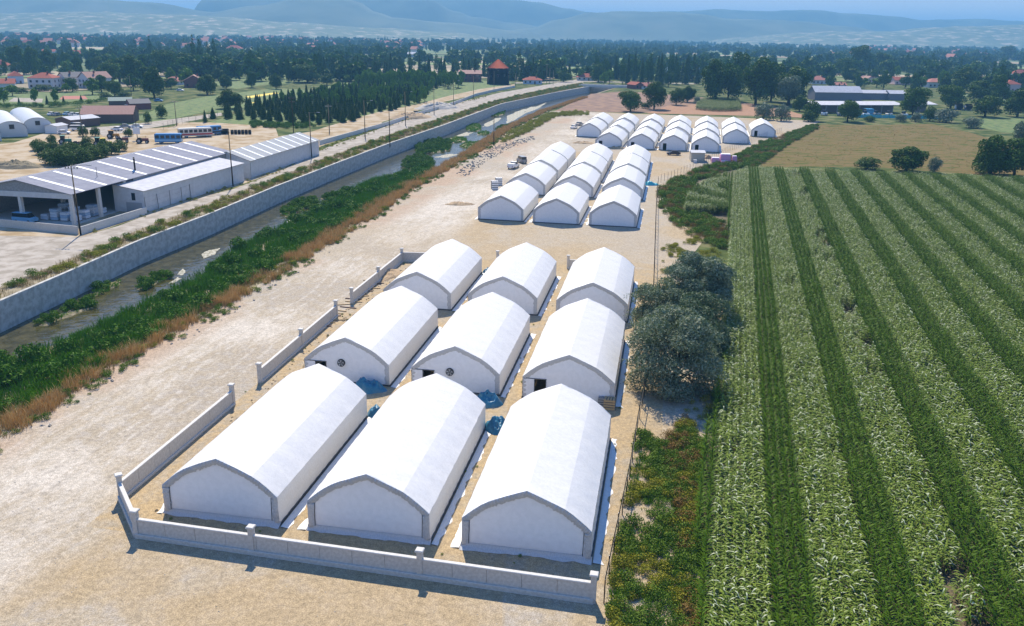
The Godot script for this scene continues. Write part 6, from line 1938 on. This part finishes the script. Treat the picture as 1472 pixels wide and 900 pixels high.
	crate("white_crate", Vector3(-3.8, 0, -213.56), Vector3(1.6, 1.8, 1.2), 0.2, M.white, "white crate behind another left of the middle block", "crate")
	# grey container hut
	var o := thing("container_hut", "grey container hut with white roof before the farthest tents", "hut", Vector3(54.97, 0, -260.26), -0.1)
	var mb := MB.new()
	mb.box(Vector3(0, 1.4, -3), Vector3(4.0, 2.8, 6.0))
	mi("wall", mb.mesh(), M.steel_tan, o)
	mb = MB.new()
	mb.prism(PackedVector2Array([Vector2(-3.3, 0), Vector2(3.3, 0), Vector2(0, 0.35)]), -2.2, 2.2, Transform3D(Basis(Vector3.UP, PI / 2), Vector3(0, 2.8, -3)))
	mi("roof", mb.mesh(), M.roof_white, o)
	crate("white_box", Vector3(53.67, 0, -257.94), Vector3(1.0, 1.0, 0.8), 0.0, M.white, "small white box before the container hut", "box")
	# pink wrapped insulation
	for k in [[Vector3(0, 0, 0), Vector3(3.0, 2.4, 2.6), "large pink wrapped pile beside the container hut"], [Vector3(-3.0, 0, 0.4), Vector3(2.4, 1.3, 2.0), "low pink bundle left of the large pink pile"], [Vector3(2.6, 0, 0.7), Vector3(1.4, 1.9, 1.4), "upright pink bundle right of the large pink pile"], [Vector3(-0.6, 0, 2.0), Vector3(2.0, 0.6, 1.0), "flat pink bundle before the large pink pile"]]:
		o = thing("pink_bundle", k[2], "bundle", Vector3(63.32, 0, -261.21) + k[0], -0.1, "pink wrapped insulation by the farthest block")
		mb = MB.new()
		mb.cbox(Vector3(0, k[1].y / 2, 0), k[1], 0.25)
		mi("wrapping", mb.mesh(), M.pink, o)
		mb = MB.new()
		mb.cbox(Vector3(0, k[1].y + 0.06, 0), Vector3(k[1].x * 0.9, 0.12, k[1].z * 0.9), 0.05)
		mi("top_sheet", mb.mesh(), M.pinkwhite, o)
	# farm yard goods on the right
	rng.seed = 111
	for k in 9:
		var p: Vector3 = Vector3(151.21, 0, -430.89) + Vector3(k * 6.4 + rng.randf_range(-1, 1), 0, rng.randf_range(-2, 2))
		o = thing("farm_machine", ["white", "grey", "cream"][k % 3] + " farm machine in the yard before the long shelter", "machine", p, rng.randf(), "machines in the farm yard")
		mb = MB.new()
		mb.cbox(Vector3(0, 1.0, 0), Vector3(3.2, 1.2, 2.0), 0.2)
		mi("hull", mb.mesh(), [M.white, M.greypaint, M.cream][k % 3], o)
		mb = MB.new()
		mb.cbox(Vector3(-0.5, 2.1, 0), Vector3(1.4, 1.2, 1.4), 0.2)
		mi("cabin", mb.mesh(), M.glass_dark, o)
		for s in [-1, 1]:
			wheel(o, 1.0, s * 0.9, 0.5, 0.3); wheel(o, -1.0, s * 0.9, 0.6, 0.3)
	crate("blue_tank", Vector3(175.4, 0, -438.98), Vector3(4.0, 3.0, 3.0), 0.1, M.bluebright, "bright blue tank before the long farm shelter", "tank")
	o = thing("pen_fence", "turquoise fence along the farm yard", "fence", Vector3(164.96, 0, -422.36), -0.04)
	for k in 13:
		mb = MB.new()
		mb.box(Vector3(k * 3.0, 0.7, 0), Vector3(2.9, 1.4, 0.1))
		mi("fence_panel", mb.mesh(), M.tarp_teal, o)
	for k in 2:
		o = thing("silo_tank", ["white horizontal tank at the farm's right end, left one", "white horizontal tank at the farm's right end, right one"][k], "tank", Vector3(240.27, 0, -479.83) + Vector3(k * 5.0, 0, 0), 0.0)
		mb = MB.new()
		mb.tube([Vector3(-2, 1.8, 0), Vector3(-1.6, 1.8, 0), Vector3(1.6, 1.8, 0), Vector3(2, 1.8, 0)], [0.9, 1.5, 1.5, 0.9], 12)
		mi("shell", mb.mesh(), M.white, o)
		mb = MB.new()
		mb.box(Vector3(-1.2, 0.3, 0), Vector3(0.3, 0.8, 2.0)); mb.box(Vector3(1.2, 0.3, 0), Vector3(0.3, 0.8, 2.0))
		mi("stand", mb.mesh(), M.steel, o)
	# pipes and tank near the buses
	for k in 6:
		o = thing("pipe_bundle", "white pipe roll beside the blue bus", "pipe", Vector3(-100.97, 0, -312.42) + Vector3(k * 1.2, 0, k * -0.2), 0.2, "white pipe rolls by the buses")
		mb = MB.new()
		mb.tube([Vector3(-0.5, 0.8, 0), Vector3(0.5, 0.8, 0)], [0.8, 0.8], 14)
		mi("roll", mb.mesh(), M.white, o)
		mb = MB.new()
		mb.tube([Vector3(-0.52, 0.8, 0), Vector3(0.52, 0.8, 0)], [0.35, 0.35], 10)
		mi("core", mb.mesh(), M.dark_edge, o)
	o = thing("water_tank", "white tank lying beside the pipe rolls", "tank", Vector3(-103.83, 0, -312.01), 0.2)
	mb = MB.new()
	mb.tube([Vector3(-1.9, 1.0, 0), Vector3(-1.6, 1.0, 0), Vector3(1.6, 1.0, 0), Vector3(1.9, 1.0, 0)], [0.5, 1.0, 1.0, 0.5], 12)
	mi("shell", mb.mesh(), M.white, o)
	mb = MB.new()
	mb.box(Vector3(-1.0, 0.15, 0), Vector3(0.3, 0.4, 1.4)); mb.box(Vector3(1.0, 0.15, 0), Vector3(0.3, 0.4, 1.4))
	mi("stand", mb.mesh(), M.steel, o)
	crate("bin_box", Vector3(-44.98, 0, -399.57), Vector3(2.0, 1.8, 1.6), 0.3, M.dark_edge, "dark box on the sandy track behind the wall", "box")
	# planks lying left of the third row tents
	rng.seed = 121
	for k in 22:
		var p: Vector3 = Vector3(-23.55, 0, -103.86).lerp(Vector3(-19.68, 0, -133.19), k / 22.0) + Vector3(rng.randf_range(-0.8, 0.8), 0.05, 0)
		o = thing("timber_plank", "weathered timber plank lying beside the left wall", "plank", p, rng.randf_range(-0.4, 0.4), "timber planks beside the left wall")
		mb = MB.new()
		mb.cbox(Vector3(0, 0.05, 0), Vector3(2.4, 0.1, 0.22), 0.02)
		mi("board", mb.mesh(), M.timber_light if k % 3 else M.timber, o)

# ---------------------------------------------------------------- scene
func _ready() -> void:
	var cam := Camera3D.new()
	cam.name = "camera"
	add_child(cam)
	cam.position = Vector3(0, 36, 0)
	cam.rotation = Vector3(-0.3140773, 0, 0.0161424)
	cam.fov = 39.9
	cam.near = 0.5
	cam.far = 40000
	cam.current = true
	var env := Environment.new()
	env.background_mode = Environment.BG_SKY
	var sky := Sky.new()
	var sm := ProceduralSkyMaterial.new()
	sm.sky_top_color = Color(0.36, 0.58, 0.92)
	sm.sky_horizon_color = Color(0.93, 0.965, 1.0)
	sm.sky_curve = 0.16
	sm.ground_bottom_color = Color(0.35, 0.33, 0.28)
	sm.ground_horizon_color = Color(0.75, 0.82, 0.9)
	sm.sun_angle_max = 1.0
	sky.sky_material = sm
	env.sky = sky
	env.background_energy_multiplier = 0.68
	env.tonemap_mode = Environment.TONE_MAPPER_LINEAR
	env.tonemap_exposure = 1.55
	env.sdfgi_enabled = true
	env.ssao_enabled = true
	env.ssil_enabled = true
	env.fog_enabled = true
	env.fog_density = 0.00021
	env.fog_light_color = Color(0.53, 0.81, 1.0)
	var we := WorldEnvironment.new()
	we.name = "world_environment"
	we.environment = env
	add_child(we)
	var sun := DirectionalLight3D.new()
	sun.name = "sun"
	add_child(sun)
	var az := deg_to_rad(-11.0)
	var el := deg_to_rad(48.0)
	var to_sun := Vector3(sin(az) * cos(el), sin(el), -cos(az) * cos(el))
	sun.look_at_from_position(to_sun * 10.0, Vector3.ZERO, Vector3.UP)
	sun.light_energy = 1.55
	sun.light_color = Color(1.0, 0.955, 0.88)
	sun.light_angular_distance = 0.5
	sun.shadow_enabled = true
	fnoise.noise_type = FastNoiseLite.TYPE_SIMPLEX
	fnoise.frequency = 0.1
	fnoise.seed = 4
	fnoise.fractal_octaves = 3
	materials()
	print("setting")
	setting()
	print("tents")
	tents()
	walls()
	print("plants")
	make_protos()
	corn()
	ground_plants()
	stones()
	print("trees")
	trees()
	poles()
	sheds()
	houses()
	print("small")
	small_things()

func materials() -> void:
	var g := noisy([lin(0.62, 0.6, 0.56), lin(1, 1, 1)], 0.06, 5.0, 0.9, 21)
	M.grain = g.albedo_texture
	M.plain = noisy([lin(0.035, 0.06, 0.018), lin(0.065, 0.09, 0.028), lin(0.10, 0.12, 0.035), lin(0.16, 0.15, 0.07)], 0.03, 190.0, 0.95, 1)
	M.bank = noisy([lin(0.09, 0.09, 0.035), lin(0.22, 0.18, 0.10), lin(0.34, 0.28, 0.18)], 0.02, 14.0, 0.95, 2)
	M.road = noisy([lin(0.29, 0.255, 0.205), lin(0.355, 0.315, 0.26), lin(0.41, 0.37, 0.31)], 0.012, 30.0, 0.95, 3)
	M.verge = noisy([lin(0.22, 0.18, 0.10), lin(0.30, 0.25, 0.165)], 0.03, 12.0, 0.95, 4)
	M.yard = noisy([lin(0.31, 0.23, 0.13), lin(0.40, 0.315, 0.205), lin(0.43, 0.36, 0.26)], 0.012, 60.0, 0.95, 5)
	M.stubble = noisy([lin(0.085, 0.095, 0.022), lin(0.135, 0.11, 0.04), lin(0.19, 0.125, 0.055), lin(0.115, 0.11, 0.032), lin(0.17, 0.12, 0.055)], 0.016, 70.0, 0.95, 6)
	M.stubble.uv1_scale = Vector3(1 / 130.0, 1 / 60.0, 1 / 42.0)
	M.ploughed = noisy([lin(0.155, 0.088, 0.055), lin(0.195, 0.11, 0.068), lin(0.25, 0.145, 0.075)], 0.014, 70.0, 0.95, 7)
	M.tanfield = noisy([lin(0.26, 0.135, 0.065), lin(0.32, 0.17, 0.085)], 0.02, 40.0, 0.95, 8)
	M.meadow = noisy([lin(0.05, 0.085, 0.016), lin(0.085, 0.14, 0.022), lin(0.11, 0.165, 0.028), lin(0.14, 0.15, 0.045)], 0.025, 55.0, 0.95, 9)
	M.soil = noisy([lin(0.07, 0.06, 0.03), lin(0.15, 0.11, 0.06)], 0.04, 8.0, 0.95, 10)
	M.hillside = noisy([lin(0.06, 0.09, 0.035), lin(0.10, 0.14, 0.06), lin(0.08, 0.11, 0.05), lin(0.11, 0.14, 0.06), lin(0.12, 0.14, 0.06), lin(0.4, 0.34, 0.24)], 0.03, 1500.0, 0.95, 11)
	M.forest = noisy([lin(0.05, 0.08, 0.035), lin(0.08, 0.11, 0.05), lin(0.09, 0.12, 0.055), lin(0.12, 0.14, 0.07)], 0.016, 3600.0, 0.95, 12)
	M.water = noisy([lin(0.045, 0.042, 0.016), lin(0.085, 0.075, 0.032)], 0.02, 30.0, 0.06, 13)
	var wn := FastNoiseLite.new()
	wn.frequency = 0.03
	wn.fractal_octaves = 4
	var wt := NoiseTexture2D.new()
	wt.width = 512; wt.height = 512; wt.seamless = true; wt.noise = wn; wt.as_normal_map = true; wt.bump_strength = 3.0
	M.water.normal_enabled = true
	M.water.normal_texture = wt
	M.water.normal_scale = 0.35
	M.foam = noisy([lin(0.16, 0.15, 0.09), lin(0.33, 0.31, 0.23), lin(0.46, 0.44, 0.36)], 0.02, 9.0, 0.9, 14)
	M.canvas = noisy([lin(0.61, 0.60, 0.57), lin(0.67, 0.66, 0.635)], 0.02, 5.0, 0.55, 15, 0.22)
	M.canvas_side = noisy([lin(0.70, 0.68, 0.62), lin(0.77, 0.755, 0.70)], 0.02, 3.0, 0.5, 16, 0.3)
	M.canvas_wall = noisy([lin(0.74, 0.745, 0.74), lin(0.79, 0.79, 0.785)], 0.015, 6.0, 0.35, 17, 0.18)
	M.canvas_grey = noisy([lin(0.42, 0.42, 0.41), lin(0.54, 0.54, 0.53)], 0.03, 2.5, 0.5, 18, 0.4)
	M.concrete = noisy([lin(0.46, 0.43, 0.375), lin(0.56, 0.53, 0.47)], 0.02, 4.0, 0.9, 19)
	M.concrete_light = noisy([lin(0.52, 0.50, 0.45), lin(0.60, 0.58, 0.53)], 0.02, 4.0, 0.9, 20)
	M.concrete_old = noisy([lin(0.36, 0.35, 0.31), lin(0.45, 0.44, 0.40), lin(0.52, 0.51, 0.47)], 0.012, 9.0, 0.9, 22)
	M.leaf = leafmat(0.6, Color(0.45, 0.55, 0.2))
	M.grass = leafmat(0.6, Color(0.5, 0.6, 0.2))
	M.dry = leafmat(0.7, Color(0.4, 0.35, 0.2))
	M.corn_pale = leafmat(0.45, Color(0.45, 0.5, 0.1), 0.25)
	M.corn_dark = leafmat(0.55, Color(0.4, 0.5, 0.15))
	M.stone = noisy([lin(0.33, 0.30, 0.25), lin(0.48, 0.44, 0.37)], 0.02, 3.0, 0.95, 23)
	M.clod = noisy([lin(0.25, 0.19, 0.11), lin(0.42, 0.32, 0.2)], 0.02, 3.0, 0.95, 24)
	M.sandpile = noisy([lin(0.32, 0.22, 0.12), lin(0.42, 0.31, 0.19)], 0.02, 6.0, 0.95, 25)
	M.gravel = noisy([lin(0.34, 0.31, 0.26), lin(0.44, 0.41, 0.36)], 0.03, 6.0, 0.95, 26)
	M.rubbish = noisy([lin(0.10, 0.09, 0.05), lin(0.30, 0.24, 0.15)], 0.05, 6.0, 0.95, 27)
	M.tarp = noisy([lin(0.015, 0.10, 0.17), lin(0.03, 0.19, 0.29)], 0.03, 2.0, 0.4, 28)
	M.tarp_teal = mat(lin(0.05, 0.38, 0.44), 0.5)
	M.bark = mat(lin(0.12, 0.09, 0.065), 0.95)
	M.wood = mat(lin(0.13, 0.10, 0.075), 0.9)
	M.timber = noisy([lin(0.10, 0.06, 0.045), lin(0.18, 0.11, 0.08)], 0.03, 3.0, 0.9, 29)
	M.timber_light = noisy([lin(0.36, 0.25, 0.12), lin(0.48, 0.35, 0.19)], 0.03, 2.0, 0.9, 30)
	M.steel = mat(lin(0.33, 0.34, 0.35), 0.55, 0.3)
	M.steel_light = noisy([lin(0.50, 0.50, 0.49), lin(0.57, 0.57, 0.56)], 0.01, 8.0, 0.6, 31)
	M.steel_tan = mat(lin(0.42, 0.38, 0.31), 0.6)
	M.steel_dark = noisy([lin(0.22, 0.22, 0.22), lin(0.3, 0.3, 0.29)], 0.02, 6.0, 0.7, 32)
	M.dark_edge = mat(lin(0.06, 0.065, 0.07), 0.7)
	M.roof_grey = noisy([lin(0.235, 0.24, 0.275), lin(0.28, 0.285, 0.32)], 0.01, 14.0, 0.9, 33)
	M.roof_pale = noisy([lin(0.32, 0.33, 0.33), lin(0.38, 0.39, 0.39)], 0.01, 12.0, 0.9, 39)
	M.roof_white = noisy([lin(0.46, 0.46, 0.47), lin(0.54, 0.54, 0.55)], 0.01, 12.0, 0.85, 34)
	M.skylight = mat(lin(0.80, 0.82, 0.82), 0.35)
	M.roof_brown = noisy([lin(0.26, 0.13, 0.10), lin(0.34, 0.18, 0.14)], 0.02, 8.0, 0.85, 35)
	M.roof_dark = mat(lin(0.10, 0.10, 0.11), 0.8)
	M.roof_green = mat(lin(0.16, 0.22, 0.18), 0.8)
	M.roof_blue = mat(lin(0.30, 0.36, 0.45), 0.6)
	M.tile_red = noisy([lin(0.27, 0.085, 0.06), lin(0.36, 0.125, 0.085)], 0.03, 8.0, 0.85, 36)
	M.tile_pink = noisy([lin(0.36, 0.15, 0.115), lin(0.44, 0.20, 0.15)], 0.03, 8.0, 0.85, 37)
	M.plaster = mat(lin(0.55, 0.55, 0.54), 0.9)
	M.plaster_pink = mat(lin(0.58, 0.42, 0.40), 0.9)
	M.plaster_blue = mat(lin(0.45, 0.53, 0.62), 0.9)
	M.redwall = mat(lin(0.20, 0.07, 0.055), 0.9)
	M.slate = noisy([lin(0.17, 0.16, 0.18), lin(0.24, 0.22, 0.23)], 0.02, 6.0, 0.85, 38)
	M.slate_dark = mat(lin(0.075, 0.075, 0.085), 0.9)
	M.glass_dark = mat(lin(0.02, 0.025, 0.03), 0.15)
	M.film = mat(lin(0.55, 0.56, 0.55), 0.35)
	M.white = mat(lin(0.74, 0.74, 0.73), 0.4)
	M.bag = mat(lin(0.62, 0.64, 0.66), 0.6)
	M.bag_blue = mat(lin(0.35, 0.45, 0.55), 0.6)
	M.cream = mat(lin(0.62, 0.57, 0.48), 0.4)
	M.navy = mat(lin(0.012, 0.015, 0.03), 0.25)
	M.greypaint = mat(lin(0.25, 0.26, 0.27), 0.35)
	M.skypaint = mat(lin(0.24, 0.46, 0.62), 0.4)
	M.bluepaint = mat(lin(0.03, 0.20, 0.42), 0.35)
	M.bluebright = mat(lin(0.04, 0.35, 0.62), 0.5)
	M.redpaint = mat(lin(0.45, 0.04, 0.035), 0.4)
	M.greenpaint = mat(lin(0.03, 0.20, 0.13), 0.5)
	M.yellow = mat(lin(0.62, 0.46, 0.03), 0.8)
	M.orange = mat(lin(0.50, 0.24, 0.04), 0.5)
	M.rust = mat(lin(0.22, 0.08, 0.06), 0.8)
	M.rubber = mat(lin(0.02, 0.02, 0.02), 0.9)
	M.pink = mat(lin(0.66, 0.30, 0.48), 0.5)
	M.pinkwhite = mat(lin(0.78, 0.70, 0.75), 0.5)
	for k in ["roof_grey", "roof_pale", "roof_white", "tile_red", "tile_pink", "road", "yard", "plain", "stubble"]: M[k].metallic_specular = 0.15
	for k in ["leaf", "grass", "corn_dark"]: M[k].albedo_color = Color(1.0, 0.98, 0.82)
	M.leaf_grey = leafmat(0.55, Color(0.45, 0.52, 0.3), 0.3)
